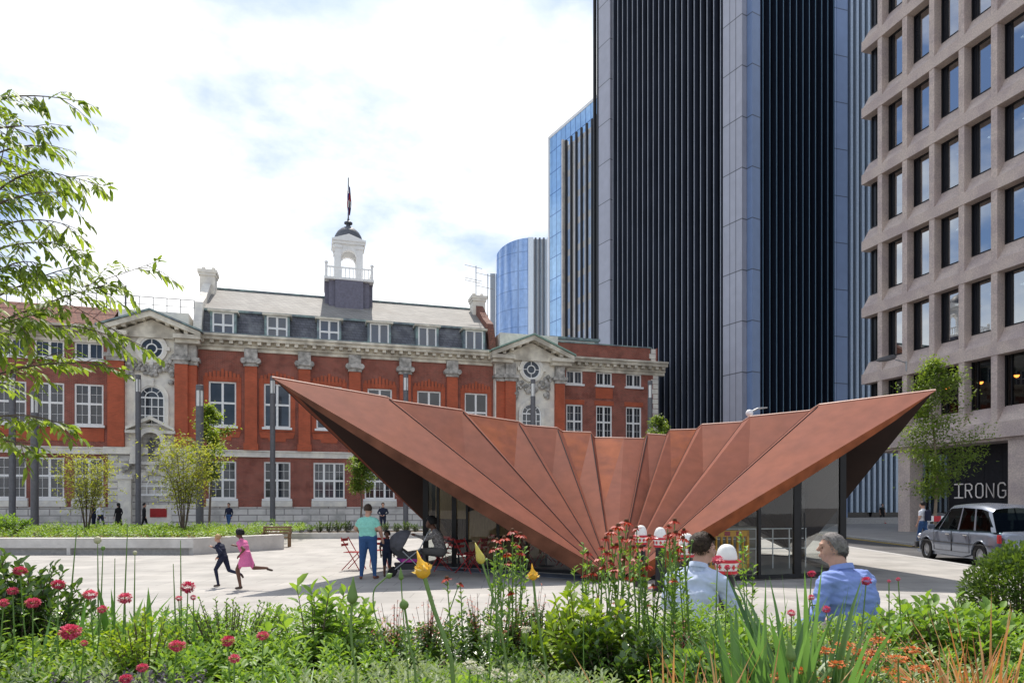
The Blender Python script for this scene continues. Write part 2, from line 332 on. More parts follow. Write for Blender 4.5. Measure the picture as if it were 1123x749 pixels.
# pilasters
caps = MB(); pil = MB()
for cx in (275.5, 334, 389, 444, 495.5):
    caps = MB(); pil = MB(); c = S(cx); pil.box(c-.42, c+.42, -.28, .05, 5.62, 11.65)
    pil.box(c-.5, c+.5, -.33, .05, 5.6, 6.1)
    caps.box(c-.5, c+.5, -.36, .05, 11.65, 11.9); caps.box(c-.62, c+.62, -.5, .05, 11.9, 12.15); caps.box(c-.45, c+.45, -.38, .05, 12.15, 12.9)
    for s_ in (-1, 1): caps.tube([(c+s_*.5, -.55, 12.02), (c+s_*.5, .0, 12.02)], .2, 10)
    caps.build('capital', M['carved'], pil.build('pilaster', M['rubbed'], BB))
for cx, d, hw in ((130.5, -.55, .5), (201, -.55, .42), (211.5, -.3, .34), (547, -.3, .36), (557, -.55, .42), (610.5, -.55, .4)):
    caps = MB(); pil = MB(); c = S(cx); pil.box(c-hw, c+hw, d-.3, .05, 5.62, 11.45)
    caps.box(c-hw-.06, c+hw+.06, d-.38, .05, 11.45, 11.7); caps.box(c-hw-.2, c+hw+.2, d-.52, .05, 11.7, 11.95); caps.box(c-hw, c+hw, d-.36, .05, 11.95, 12.9)
    caps.build('capital', M['carved'], pil.build('pilaster', M['rubbed'], BB))
q = MB()
for k in range(18):
    z = 5.7+k*.42
    if z < 12.8: q.box(xR-(.62 if k % 2 else .42), xR+.05, -.05, .5, z, z+.38)
for k in range(3): q.box(xR-(.6 if k % 2 else .42), xR+.04, .3, .85, 13.8+k*.43, 14.2+k*.43)
q.build('quoin', M['stone'], BB)
# cornice with modillions
co = MB()
def cornice(a, b, y0=0):
    co.box(a, b, y0-.15, .3, 12.72, 12.96); co.box(a, b, y0-.3, .3, 12.963, 13.1); co.box(a, b, y0-.75, .35, 13.36, 13.6); co.box(a, b, y0-.9, .35, 13.603, 13.76)
    co.box(a, b, y0-.25, .3, 13.1, 13.36)
    n = int((b-a)/.62)
    for k in range(n): x = a+(k+.5)*(b-a)/n; co.box(x-.13, x+.13, y0-.65, y0-.2, 13.14, 13.36)
cornice(xL, x1-.1); cornice(x2+.1, x3-.1); cornice(x4+.25, xR+.6)
co.build('cornice', M['cream'], BB)
gt = MB(); gt.box(x2, x3, -.9, .55, 13.764, 13.82); gt.build('gutter', M['lead'], BB)
# main mansard
def Zr(px, py, d): return Zb(px, py, d)
z_m1 = 15.95; zr = 18.85; dr = 6.0
mn = MB(); mn.quad((x2+.1,.35,13.78),(x3-.1,.35,13.78),(x3-.1,1.25,z_m1),(x2+.1,1.25,z_m1))
mn.box(x2+.1, x3-.1, 1.2, 1.5, z_m1-.1, z_m1-.09)
mn.build('mansard_slope', M['slate'], BB)
rf = MB(); rf.quad((x2+.1,1.15,z_m1+.03),(x3-.1,1.15,z_m1+.03),(x3-.1,dr,zr),(x2+.1,dr,zr)); rf.quad((x2+.1,dr,zr),(x3-.1,dr,zr),(x3-.1,13,13.8),(x2+.1,13,13.8))
roof = rf.build('roof', M['slatetop'], BB)
fl = MB(); fl.box(x2+.1, x3-.1, 1.0, 1.3, z_m1-.14, z_m1+.02); fl.tube([(x2,dr,zr+.05),(x3,dr,zr+.05)], .1, 8); fl.build('roof_flashing', M['lead'], roof)
for (a, b, nm) in ((x2-.25, x2+.3, 'l'), (x3-.35, x3+.2, 'r')):        # gable parapets with chimneys
    gp = MB(); gp.prism([(a,-.1,13.7),(a,.0,14.6),(a,.75,z_m1+.35),(a,2.2,17.1),(a,dr-1.6,18.75),(a,dr,zr+.5),(a,dr+1.2,18.9),(a,12.5,13.8),(a,-.1,13.0)], (b-a,0,0))
    gp.build('gable_parapet', M['stone'] if nm == 'l' else M['tile'], BB)
    cx_ = (a+b)/2; zt = 19.9 if nm == 'l' else 19.7
    ch = MB(); ch.box(cx_-.55, cx_+.55, dr-1.4, dr-.2, 17.6, zt-.45); ch.box(cx_-.62, cx_+.62, dr-1.5, dr-.1, zt-.45, zt-.25); ch.box(cx_-.7, cx_+.7, dr-1.55, dr-.05, zt-.247, zt)
    for k in (-.35, .35): ch.lathe([(.16, zt), (.13, zt+.35)], (cx_+k, dr-.8, 0), 10)
    ch.build('chimney', M['stone'], roof)
# dormers
for cx in (245, 304, 361, 416, 468.5, 520):
    c = S(cx, .2); hw = .72; d = MB()
    z0, z1 = 13.95, 15.5
    d.box(c-hw-.16, c-hw, .1, 1.4, z0-.1, z1, 0); d.box(c+hw, c+hw+.16, .1, 1.4, z0-.1, z1, 0); d.box(c-hw-.3, c+hw+.3, -.12, 1.5, z1, z1+.14, 1); d.box(c-hw-.16, c+hw+.16, .0, .5, z0-.2, z0-.1, 1)
    dm = d.build('dormer', [M['lead'], M['cream']], BB)
    w_ = win_frame(2*hw, z1-z0, 2, .42 if cx < 370 else 0, 0); w_.build('window', M['white'], dm, (c-hw, .16, z0))
    p = MB(); p.box(c-hw+.03, c+hw-.03, .19, .21, z0+.02, z1-.02); p.build('pane', M['winblue'], dm)
# wing roofs
wr = MB(); wr.quad((xL,.1,13.78),(x1-.3,.1,13.78),(x1-.3,3.2,16.0),(xL,3.2,16.0)); wr.quad((xL,3.2,16.0),(x1-.3,3.2,16.0),(x1-.3,13,16.0),(xL,13,16.0))
wr.build('roof', M['tile'], BB)
fr_ = MB(); fr_.box(x4-1, xR-.6, .8, 13, 14.0, 14.6); fr_.box(x4-.2, xR-.4, .28, .87, 15.1, 15.2); fr_.build('roof', M['lead'], BB)
ph = MB(); a, b = S(606, 4), S(652, 4); ph.box(a, b, 4, 8, 14.6, 16.25); ph.box(a-.4, b+.4, 3.6, 8.4, 16.25, 16.45, 1)
for k in range(5):
    x = a+.35+k*(b-a-.5)/5+.1; ph.box(x, x+.45, 3.97, 4.0, 15.6, 16.1, 2)
ph.build('roof_pavilion', [M['white'], M['lead'], M['winblue']], BB)
# the two stone bays
def bay(pxa, pxb, cpx, full):
    a, b = S(pxa), S(pxb); c = S(cpx, -.6); P = empty('stone_bay', (0,0,0)); P.parent = BB
    y = -.55
    st = MB(); st.box(a, b, y, .3, 5.6, 13.3); st.box(a+.5, b-.5, y+.3, 4, 13.3, 15.15 if full else 15.4)
    st.build('bay_wall', M['stone'], P)
    gf = MB(); gf.box(a-.05, b+.05, y-.05, .3, 0, 5.12); gf.box(a-.3, b+.3, y-.25, .3, 5.123, 5.6, 1)
    gf.build('rusticated_base', [M['ashlar'], M['stone']], P)
    # broken pediment: raking cornices over a gable face
    hw = (b-a)/2+.45; m = (a+b)/2; z0, zp = 13.30, (14.75 if full else 14.95)
    pd = MB(); pd.prism([(m-hw+.3, y-.35, 13.15), (m+hw-.3, y-.35, 13.15), (m, y-.35, zp-.35)], (0, 2.2, 0), 0)
    for s_ in (-1, 1):
        pd.prism([(m+s_*hw, y-1.0, z0-.02), (m+s_*hw, y-1.0, z0+.3), (m, y-1.0, zp+.1), (m, y-1.0, zp-.28)], (0, 3.2, 0), 0)
        pd.prism([(m+s_*(hw+.12), y-1.12, z0+.304), (m+s_*(hw+.12), y-1.12, z0+.42), (m, y-1.12, zp+.24), (m, y-1.12, zp+.104)], (0, 3.3, 0), 1)
        pd.box(m+s_*hw, m+s_*hw*.45, y-.95, y+.2, 13.12, 13.4, 0); pd.box(m+s_*hw*.97, m+s_*hw*.48, y-.7, y+.2, 12.85, 13.117, 0)
        for k in range(5):
            t = (k+.6)/5.4; x = m+s_*hw*(1-t); z = z0+(zp-z0)*t-.3; pd.box(x-.13, x+.13, y-.85, y-.3, z, z+.26, 0)
    pd.build('pediment', [M['cream'], M['copper'] if not full else M['lead']], P)
    # oculus
    oz = 12.45 if full else 12.5; orr = .72
    oc = MB(); rr = orr
    def ring(mb, c3, r0, r1, y0, y1, n=28, mm=0, a0=0, a1=2*math.pi):
        for k in range(n):
            t0 = a0+(a1-a0)*k/n; t1 = a0+(a1-a0)*(k+1)/n
            p = lambda r, t, yy: (c3[0]+r*math.cos(t), yy, c3[1]+r*math.sin(t))
            mb.quad(p(r0,t1,y0), p(r1,t1,y0), p(r1,t0,y0), p(r0,t0,y0), mm); mb.quad(p(r1,t0,y0), p(r1,t1,y0), p(r1,t1,y1), p(r1,t0,y1), mm); mb.quad(p(r0,t1,y0), p(r0,t0,y0), p(r0,t0,y1), p(r0,t1,y1), mm)
    ring(oc, (c, oz), rr+.05, rr+.3, y-.22, y)
    for t in (0, .5, 1, 1.5): oc.box(c+math.cos(t*math.pi)*(rr+.32)-.13, c+math.cos(t*math.pi)*(rr+.32)+.13, y-.3, y, oz+math.sin(t*math.pi)*(rr+.32)-.13, oz+math.sin(t*math.pi)*(rr+.32)+.13)
    oc.build('oculus_surround', M['stone'], P)
    ow = MB(); ring(ow, (c, oz), rr-.06, rr+.05, y-.12, y); ring(ow, (c, oz), .28, .36, y-.11, y)
    for t in range(4):
        an = t*math.pi/2; p = Vector((c+math.cos(an)*.33, y-.07, oz+math.sin(an)*.33)); e = Vector((c+math.cos(an)*rr, y-.07, oz+math.sin(an)*rr)); ow.tube([p, e], .035, 4)
    o_ = ow.build('window', M['white'], P); pn = MB(); n = 28; pn.add([(c+(rr-.02)*math.cos(2*math.pi*k/n), y-.03, oz+(rr-.02)*math.sin(2*math.pi*k/n)) for k in range(n)], [tuple(range(n-1, -1, -1))])
    pn.build('oculus_pane', M['winglass'], P)
    # arched window
    def arched(c, zb, zs, hw, cols, rows, nm, hood=True):
        fr = MB(); ring(fr, (c, zs), hw, hw+.26, y-.2, y, 18, 0, 0, math.pi); fr.box(c-hw-.26, c-hw, y-.2, y, zb, zs-.001); fr.box(c+hw, c+hw+.26, y-.2, y, zb, zs-.001)
        fr.box(c-.16, c+.16, y-.32, y, zs+hw-.05, zs+hw+.45); fr.build('arch_surround', M['stone'], P)
        wf = MB(); ring(wf, (c, zs), hw-.1, hw+.01, y-.1, y, 18, 0, 0, math.pi); ring(wf, (c, zs), hw*.5-.03, hw*.5+.03, y-.1, y, 12, 0, 0, math.pi)
        wf.box(c-hw, c-hw+.1, y-.1, y, zb, zs); wf.box(c+hw-.1, c+hw, y-.1, y, zb, zs); wf.box(c-hw, c+hw, y-.11, y, zb-.08, zb+.06); wf.box(c-hw, c+hw, y-.105, y, zs-.05, zs+.05)
        for k in range(1, cols): x = c-hw+2*hw*k/cols; wf.box(x-.03, x+.03, y-.1, y-.005, zb, zs)
        for k in range(1, rows): z = zb+(zs-zb)*k/rows; wf.box(c-hw, c+hw, y-.095, y-.005, z-.03, z+.03)
        for t in (.25, .5, .75):
            an = t*math.pi; wf.tube([(c+math.cos(an)*hw*.5, y-.05, zs+math.sin(an)*hw*.5), (c+math.cos(an)*(hw-.05), y-.05, zs+math.sin(an)*(hw-.05))], .03, 4)
        wf.build('window', M['white'], P)
        pn = MB(); n = 18; pn.add([(c-hw+.03, y-.02, zb), (c+hw-.03, y-.02, zb)]+[(c+(hw-.03)*math.cos(math.pi*k/n), y-.02, zs+(hw-.03)*math.sin(math.pi*k/n)) for k in range(n+1)], [tuple(range(n+3))[::-1]])
        pn.build('arch_pane', M['winglass'], P)
    arched(c, 7.2, 9.05 if full else 8.95, .82, 4, 3, 'w')
    # carved garlands
    cg = MB(); rnd = random.Random(int(pxa))
    for k in range(150):
        s_ = rnd.choice((-1, 1)); t = rnd.random()
        if t < .55: ang = R(200+rnd.random()*70) if s_ < 0 else R(270+rnd.random()*70); rad = rr+.45+rnd.random()*.55; x = c+math.cos(ang)*rad*1.25; z = oz+math.sin(ang)*rad
        elif t < .85: x = c+s_*(1.15+rnd.random()*.3); z = 10.1+rnd.random()*1.5
        else: x = c+(rnd.random()-.5)*.7; z = oz+rr+.3+rnd.random()*.65
        r_ = .07+rnd.random()*.13; cg.ball((x, y-.08-rnd.random()*.12, z), r_, 6)
    for k in range(40): x = c+(rnd.random()-.5)*.9; cg.ball((x, y-.12, 10.6+rnd.random()*.6), .08+rnd.random()*.1, 6)
    cg.build('carved_garland', M['carved'], P, smooth=True)
    sh = MB(); sh.lathe([(.01, -.1), (.34, -.05), (.38, .1), (.2, .16), (.01, .17)], (0,0,0), 14, 0, 1, 1)
    o_ = sh.build('shield', M['white'], P, (c, y-.02, 10.95), smooth=True); o_.rotation_euler = (R(90), 0, 0)
    if full:
        # niche with statue, lower arched window, sign
        nb = MB()
        nb.prism([(c-1.5, y-.7, 6.75), (c-1.5, y-.7, 6.95), (c, y-.7, 7.75), (c+1.5, y-.7, 6.95), (c+1.5, y-.7, 6.75), (c, y-.7, 7.5)], (0, .7, 0)); nb.box(c-1.55, c-.6, y-.6, y, 6.55, 6.75); nb.box(c+.6, c+1.55, y-.6, y, 6.55, 6.75)
        ring(nb, (c, 6.0), .62, .95, y-.55, y, 14, 0, 0, math.pi)
        for s_ in (-1, 1): nb.box(c+s_*.64, c+s_*1.25, y-.5, y, 4.75, 6.0); nb.box(c+s_*.64, c+s_*1.3, y-.56, y, 4.45, 4.75)
        nb.box(c-.6, c+.6, y-.45, y, 4.4, 4.62)
        for k in range(30): nb.ball((c+(rnd.random()-.5)*.6, y-.3, 3.95+rnd.random()*.45), .1+rnd.random()*.06, 6)
        nb.build('niche_surround', M['stone'], P)
        nk = MB(); n = 14; nk.add([(c-.6, y-.03, 4.63), (c+.6, y-.03, 4.63)]+[(c+.6*math.cos(math.pi*k/n), y-.03, 6.0+.6*math.sin(math.pi*k/n)) for k in range(n+1)], [tuple(range(n+3))[::-1]]); nk.build('niche_back', M['carved'], P)
        arched(c+.15, 2.35, 2.95, .92, 4, 1, 'v')
        sg = MB(); sg.box(c-.35, c+1.25, y-.1, y, .25, 1.65); sg.build('sign_board_frame', M['stone'], P)
        sg = MB(); sg.box(c-.1, c+.95, y-.14, y-.1, .8, 1.4); sg.build('red_notice', mat('red_notice', (.35,.02,.02), .4), P)
        pt = MB(); pt.box(c-2.0, c-1.2, y-.5, y, 0, 3.4); pt.box(c-2.1, c-1.1, y-.6, y, 3.4, 3.7)
        for k in range(34): t = rnd.random(); pt.ball((c-1.75+t*.75, y-.3, 3.7+t*1.1+rnd.random()*.3), .12+rnd.random()*.1, 6, 1)
        pt.build('door_surround', [M['stone'], M['carved']], P)
        return c, y
    return c, y
cst, yst = bay(122, 216, 166.5, True)
bay(541, 617, 582.5, False)
# cupola
cu = empty('cupola', (S(382, 5.6), 5.6, 0)); cu.parent = BB
k_ = MB(); k_.box(-1.6, 1.6, -1.6, 1.6, 17.2, 19.75); k_.box(-1.9, 1.9, -1.1, 1.1, 17.2, 19.75); k_.box(-1.1, 1.1, -1.9, 1.9, 17.2, 19.75); k_.build('cupola_base', mat('slate_cladding', (.17,.165,.215), .6, var=.15), cu)
k_ = MB(); k_.box(-1.95, 1.95, -1.95, 1.95, 19.76, 19.95)
for sx in (-1, 1):
    for sy in (-1, 1):
        k_.box(sx*1.8-.1, sx*1.8+.1, sy*1.8-.1, sy*1.8+.1, 19.95, 20.95); k_.ball((sx*1.8, sy*1.8, 21.08), .15, 8)
    k_.box(-1.7, 1.7, sx*1.8-.05, sx*1.8+.05, 20.72, 20.82); k_.box(sx*1.8-.05, sx*1.8+.05, -1.7, 1.7, 20.72, 20.82)
    for t in range(11):
        v = -1.5+t*.3; k_.box(v-.03, v+.03, sx*1.8-.03, sx*1.8+.03, 19.95, 20.72); k_.box(sx*1.8-.03, sx*1.8+.03, v-.03, v+.03, 19.95, 20.72)
k_.build('balustrade', M['white'], cu)
k_ = MB()
for sx in (-1, 1):
    for sy in (-1, 1):
        k_.box(sx*.62, sx*1.12, sy*.62, sy*1.12, 19.95, 22.95); k_.box(sx*.56, sx*1.2, sy*.56, sy*1.2, 22.6, 22.8)
for s_ in (-1, 1):   # arches on four sides
    for ax in (0, 1):
        n = 10
        for t in range(n):
            a0, a1 = math.pi*t/n, math.pi*(t+1)/n
            p0 = (math.cos(a0)*.62, 21.9+math.sin(a0)*.62); p1 = (math.cos(a1)*.62, 21.9+math.sin(a1)*.62)
            for yy in ((.66, 1.04),):
                pts = [(p0[0], s_*yy[0], p0[1]), (p1[0], s_*yy[0], p1[1]), (p1[0], s_*yy[0], 22.95), (p0[0], s_*yy[0], 22.95)]
                if ax: pts = [(q_[1], q_[0], q_[2]) for q_ in pts]
                k_.prism(pts, (0, s_*(yy[1]-yy[0]), 0) if not ax else (s_*(yy[1]-yy[0]), 0, 0))
k_.box(-1.25, 1.25, -1.25, 1.25, 22.95, 23.15); k_.box(-1.35, 1.35, -1.35, 1.35, 23.15, 23.3)
for ax in (0, 1):
    pts = [(-1.3, -1.3, 23.3), (1.3, -1.3, 23.3), (0, -1.3, 23.75)]
    if ax: pts = [(p[1], p[0], p[2]) for p in pts]
    k_.prism(pts, (0, 2.6, 0) if not ax else (2.6, 0, 0))
k_.build('lantern', M['white'], cu)
k_ = MB(); k_.lathe([(1.18, 23.3), (1.18, 23.6), (1.1, 23.95), (.9, 24.3), (.58, 24.6), (.24, 24.78), (.14, 24.95), (.34, 25.05), (.34, 25.15), (.12, 25.3), (.05, 25.6)], (0,0,0), 20); autosmooth(k_.build('dome', mat('dome_lead', (.11,.12,.14), .5, var=.15), cu))
k_ = MB(); k_.tube([(0,0,25.3),(0,0,28.9)], [.06,.04], 8); k_.build('flagpole', M['grey'], cu)
fg = MB(); pts = []
nU, nV = 10, 12
for i in range(nV+1):
    z = 28.2-i*.2
    for j in range(nU+1):
        an = j/nU*5.0+math.sin(i*.5)*.4; rd = .1+.13*math.sin(i/nV*math.pi)*(1+.5*math.sin(j*1.7)); pts.append((.06+math.cos(an)*rd*.7, math.sin(an)*rd*.5, z-.06*math.sin(j)))
fg.add(pts, [(i*(nU+1)+j, i*(nU+1)+j+1, (i+1)*(nU+1)+j+1, (i+1)*(nU+1)+j) for i in range(nV) for j in range(nU)])
fg.m = [0 if (i//3+j//3) % 3 == 0 else 1 if (i//3+j//3) % 3 == 1 else 2 for i in range(nV) for j in range(nU)]
fl_ = fg.build('flag', [mat('flag_blue', (.03,.04,.16), .8), mat('flag_red', (.35,.03,.04), .8), mat('flag_white', (.6,.6,.6), .8)], None)
fl_.location = BB.matrix_world @ Vector((0,0,0)); 
_p = P0+U*S(382, 5.6)+W*5.6; fl_.location = (_p.x, _p.y, 0)
tag(fl_, 'furled flag hanging from the pole above the cupola', 'flag')
# roof railings and masts on the left wing, aerials by the right chimney
rl = MB(); zr0 = 16.0
for k in range(16):
    x = xL+2+k*(S(212, 3)-xL-2)/15; rl.tube([(x, 3.4, zr0), (x, 3.4, zr0+1.1)], .03, 5)
rl.tube([(xL+2, 3.4, zr0+1.1), (S(212,3), 3.4, zr0+1.1)], .03, 5); rl.tube([(xL+2, 3.4, zr0+.55), (S(212,3), 3.4, zr0+.55)], .02, 5)
rl.build('roof_railing', M['grey'], BB)
ms = MB()
for px, zt in ((77, 18.4), (117, 18.0), (138, 17.9)): x = S(px, 3.6); ms.tube([(x, 3.6, 16), (x, 3.6, zt)], .05, 6)
ms.build('roof_mast', M['grey'], BB)
ae = MB()
for px, zt, hs in ((522, 22.4, (22.3, 21.2, 21.0)), (535, 21.8, (21.7, 20.6))):
    x = S(px, 5); ae.tube([(x, 5, 17.5), (x, 5, zt)], .035, 6)
    for hz_ in hs: ae.tube([(x-1.0, 5, hz_+.1), (x+.55, 5, hz_-.1)], .022, 4)
ae.build('aerial', M['grey'], BB)
# ------------------------------------------------------------------ dark finned tower
T1 = gnd(819, 55)                     # nearest corner
DA = Vector((-.495, .869, 0)).normalized(); DB = Vector((.869, .495, 0)).normalized()
TT = empty('office_tower', (0,0,0), 0, 'very tall dark office tower with close vertical fins and pale lilac corner piers', 'building')
TH = 66
M['towglass'] = mat('tower_glass', (.008,.010,.018), .12, var=.5, vs=.3, spec=.45)
M['findark'] = mat('fin_dark', (.05,.06,.088), .4, metal=.1, var=.2, vs=.4)
M['finedge'] = mat('fin_edge', (.34,.37,.42), .4, metal=.1, var=.15)
M['finblue'] = mat('fin_blue', (.38,.46,.56), .4, metal=.2, var=.1)
def panelmat(name, col, dirv, org):
    m = brickmat(name, col, tuple(c*.94 for c in col), tuple(c*.35 for c in col), 50, 4.1, .05, rough=.35, off=0, var=.06, bump=.05); return m
M['lilac'] = panelmat('lilac_panel', (.42,.43,.5), None, None)
M['lilacb'] = panelmat('blue_panel', (.19,.27,.45), None, None)
def seg(mb, P, D, t0, t1, off, th, z0, z1, m=0):      # vertical slab along direction D, pushed out by off towards the viewer
    nrm = Vector((D.y, -D.x, 0))
    if nrm.y > 0: nrm = -nrm
    a = P+D*t0+nrm*off; b = P+D*t1+nrm*off; c = P+D*t1+nrm*(off-th); d = P+D*t0+nrm*(off-th)
    mb.prism([(a.x,a.y,z0),(b.x,b.y,z0),(c.x,c.y,z0),(d.x,d.y,z0)], (0,0,z1-z0), m)
core = MB()
T2 = T1+DB*10.75; T3 = T2+U*16; T0 = T1+DA*19.9
core.prism([(T0.x,T0.y,0),(T1.x,T1.y,0),(T2.x,T2.y,0),(T3.x,T3.y,0),(T3.x+W.x*12,T3.y+W.y*12,0),(T0.x+DB.x*14,T0.y+DB.y*14,0)], (0,0,TH)); core.build('curtain_wall', M['towglass'], TT)
f1 = MB()
for k in range(20):
    t = 2.35+k*.755; seg(f1, T1, DA, t-.06, t+.06, .46, .44, 2.5, TH, 0); seg(f1, T1, DA, t-.065, t-.0, .5, .04, 2.5, TH, 1)
f1.build('vertical_fins', [M['findark'], M['finedge']], TT)
f2 = MB()
for k in range(12):
    t = 1.35+k*.82; seg(f2, T1, DB, t-.06, t+.06, .46, .44, 2.5, TH, 0); seg(f2, T1, DB, t-.06, t+.0, .5, .04, 2.5, TH, 1)
f2.build('vertical_fins', [mat('fin_navy', (.016,.022,.04), .4, var=.2), mat('fin_tealedge', (.09,.18,.27), .35, metal=.1, var=.15)], TT)
f3 = MB()
for k in range(26):
    t = 1.7+k*.62; seg(f3, T2, U, t-.13, t+.13, .5, .5, 1.0, TH, 0)
f3.build('vertical_fins', M['finblue'], TT)
p = MB(); seg(p, T1, DA, .0, 2.0, .55, .54, 0, TH); seg(p, T1, DA, 17.1, 19.0, .55, .54, 0, TH); p.build('corner_pier', M['lilac'], TT)
p = MB(); seg(p, T1, DB, .0, .92, .55, .54, 0, TH); seg(p, T2, DB, -.35, .0, .55, .54, 0, TH); seg(p, T2, U, .0, 1.15, .6, .5, 0, TH); p.build('corner_pier', M['lilacb'], TT)
p = MB(); seg(p, T1, DA, .62, .65, .56, .01, 0, TH); seg(p, T1, DA, 1.25, 1.28, .56, .01, 0, TH); seg(p, T1, DA, 19.05, 19.25, .6, .3, 0, TH); seg(p, T1, DA, 19.7, 19.9, .6, .3, 0, TH)
p.build('pier_joint', M['dark'], TT)
p = MB(); seg(p, T1, DA, -.1, 20, .7, .7, 0, 2.4); seg(p, T1, DB, -.1, 10.9, .7, .7, 0, 2.4); p.build('tower_base', M['dark'], TT)
p = MB(); seg(p, T2, U, 0, 16, .9, .3, 0, .55); p.build('base_kerb', M['kerb'], TT)

# ------------------------------------------------------------------ far towers
def gridglass(name, col, bw, bh, line, lw=.08, rough=.08, col2=None):
    m = brickmat(name, col, col2 or tuple(c*.86 for c in col), line, bw, bh, lw, rough=rough, off=0, var=.12, bump=.0)
    b = m.node_tree.nodes['Principled BSDF']; b.inputs['Specular IOR Level'].default_value = 1.0; b.inputs['Metallic'].default_value = .3; return m
gb = gridglass('blue_glass_grid', (.42,.68,.98), 1.5, 3.9, (.1,.2,.42))
B1 = empty('glass_tower', gnd(660, 112), math.atan2(-DA.y, -DA.x), 'tall blue glass tower with sloping roof edge, left of the dark tower', 'building')
b = MB()     # local x runs toward the camera-right, so negative x is the receding far end
l0 = -19.5
def prof(mb, xa, xb, za, zb, y0, y1, m=0): mb.prism([(xa,y0,0),(xb,y0,0),(xb,y0,zb),(xa,y0,za)], (0,y1-y0,0), m)
prof(b, -16, 1.5, 69, 69, 0, 14); b.build('glass_wall', gb, B1)
b = MB(); prof(b, -16.1, -15.7, 69.4, 69.4, -.15, .3); b.box(-16, 1.5, -.1, .5, 69.01, 69.5); b.build('edge_trim', M['white'], B1)
b = MB(); b.box(-13.5, -9.5, 1, 4, 69.5, 70.6); b.tube([(-14,2,69.5),(-14,2,71)], .12, 5); b.tube([(-9,2,69.5),(1,2,73)], .15, 5); b.build('roof_plant', M['grey'], B1)
B2 = empty('striped_block', gnd(657.5, 92), math.atan2(-DA.y, -DA.x), 'pale office block with dark vertical stripes between glass tower and dark tower', 'building')
gw = gridglass('pale_glass_grid', (.62,.74,.9), 3.0, 3.8, (.7,.7,.68), .5, col2=(.4,.56,.8))
gw.node_tree.nodes['Principled BSDF'].inputs['Metallic'].default_value = .1
b = MB(); b.box(-7.8, 1.6, 0, 10, 0, 53.5); b.build('glass_wall', gw, B2)
b = MB()
for k in range(8): x = -7.7+k*1.25; b.box(x-.13, x+.13, -.3, -.002, 0, 54.3)
b.build('vertical_fins', M['dark'], B2)
b = MB(); b.box(-8.15, -7.9, -.7, .4, 0, 54.4); b.build('edge_trim', M['stone'], B2)
RC = gnd(590, 150); RCr = 11
B3 = empty('round_tower', (RC.x-1.5, RC.y, 0), 0, 'curved blue glass office tower with white edge strips far off', 'building')
b = MB(); n = 22; vs_ = []; zt = lambda x: 57.6+ (x+8)*.12
arc = [(-8+13.5*i/n, -2-5*math.sin(math.pi*.12+math.pi*.5*i/n)) for i in range(n+1)]
arc = [(-RCr*math.cos(t)*.8+1, -RCr*math.sin(t)*.7) for t in np.linspace(0, R(78), n+1)]
top = [55.3+2.1*math.sin(math.pi*.5*i/n) for i in range(n+1)]
b.add([(x, y, 0) for x, y in arc]+[(x, y, z) for (x, y), z in zip(arc, top)], [(i, i+1, n+2+i, n+1+i) for i in range(n)])
xe = arc[-1][0]; ye = arc[-1][1]
b.add([(arc[0][0], arc[0][1], 0), (arc[0][0], arc[0][1], top[0]), (xe+5, 6, 57.4), (xe+5, 6, 0)], [(0,1,2,3)])
autosmooth(b.build('glass_wall', gridglass('curved_glass_grid', (.34,.5,.8), 1.4, 3.9, (.2,.3,.5), .1), B3))
b = MB(); b.box(xe, xe+1.1, ye-.1, ye+3, 0, 57.5); b.box(xe+3.9, xe+4.1, ye-.05, ye+3, 0, 57.4); b.box(xe+1.1, xe+4.1, ye+.4, ye+3.1, 0, 57.3)
for k in range(3): b.box(xe+1.35+k*.85, xe+1.75+k*.85, ye-.1, ye+.4, 0, 57.4, 1)
b.build('edge_strip', [M['white'], M['grey']], B3)
b = MB(); b.box(arc[0][0]-1.2, arc[0][0]-.1, 0, 2, 0, 52.5); b.build('service_shaft', mat('pale_metal', (.42,.45,.47), .5), B3)

# ------------------------------------------------------------------ concrete office building on the right
X0 = 36.0
M['granite'] = mat('brown_granite', (.57,.475,.42), .8, var=.2, vs=14, bump=.25, bs=60, col2=(.47,.385,.36), cs=1.0)
M['granitejoint'] = mat('dark_joint', (.12,.1,.1), .9)
def Cx(px, d=0):
    r = (px-CX)/F
    return (r*U.y*d-X0-U.x*d)/(U.y+U.x*r)
CC = empty('concrete_building', (X0, 0, 0), A-R(90), 'brown granite office building with deep recessed window grid on the right', 'building')
def cw(x, d, z=0): return Vector((X0, 0, z))+Vector((U.y, -U.x, 0))*x+U*d
xe0 = -45.1/U.x; NP = 11
piers = [-(43.84-1.843*i)/U.x for i in range(NP+1)]
xend = piers[-1]+.35
zb = [5.2+4.385*i for i in range(9)]; LH = .64
fr = MB(); sl = MB(); jt = MB()
for i, z in enumerate(zb):
    h = LH+(.2 if i == 0 else 0)
    fr.box(xe0, xend, 0, 1.0, z, z+h)
    for k, x in enumerate(piers):
        if i < 8:
            fr.box(x, x+.35, .04, .86, z+h, zb[i+1] if i+1 < 9 else z+5)
    sl = MB()
    if i < 8:
        sl.prism([(xe0+.05, .06, z+h), (xe0+.05, .58, z+h), (xe0+.05, .58, z+h+.85)], (piers[0]-xe0-.05, 0, 0))
        for k in range(NP): sl.prism([(piers[k]+.35, .06, z+h), (piers[k]+.35, .58, z+h), (piers[k]+.35, .58, z+h+.85)], (piers[k+1]-piers[k]-.35, 0, 0))
    if sl.v: sl.build('sloping_sill', M['granite'], CC)
fr.build('facade_frame', M['granite'], CC); 
M['offglass'] = mat('office_glass', (.03,.04,.06), .03, var=.4, vs=.5, spec=1.0, orand=.3)
M['offglass'].node_tree.nodes['Principled BSDF'].inputs['Metallic'].default_value = .35
M['offglass'].node_tree.nodes['Principled BSDF'].inputs['Base Color'].default_value = (.3,.36,.45,1)
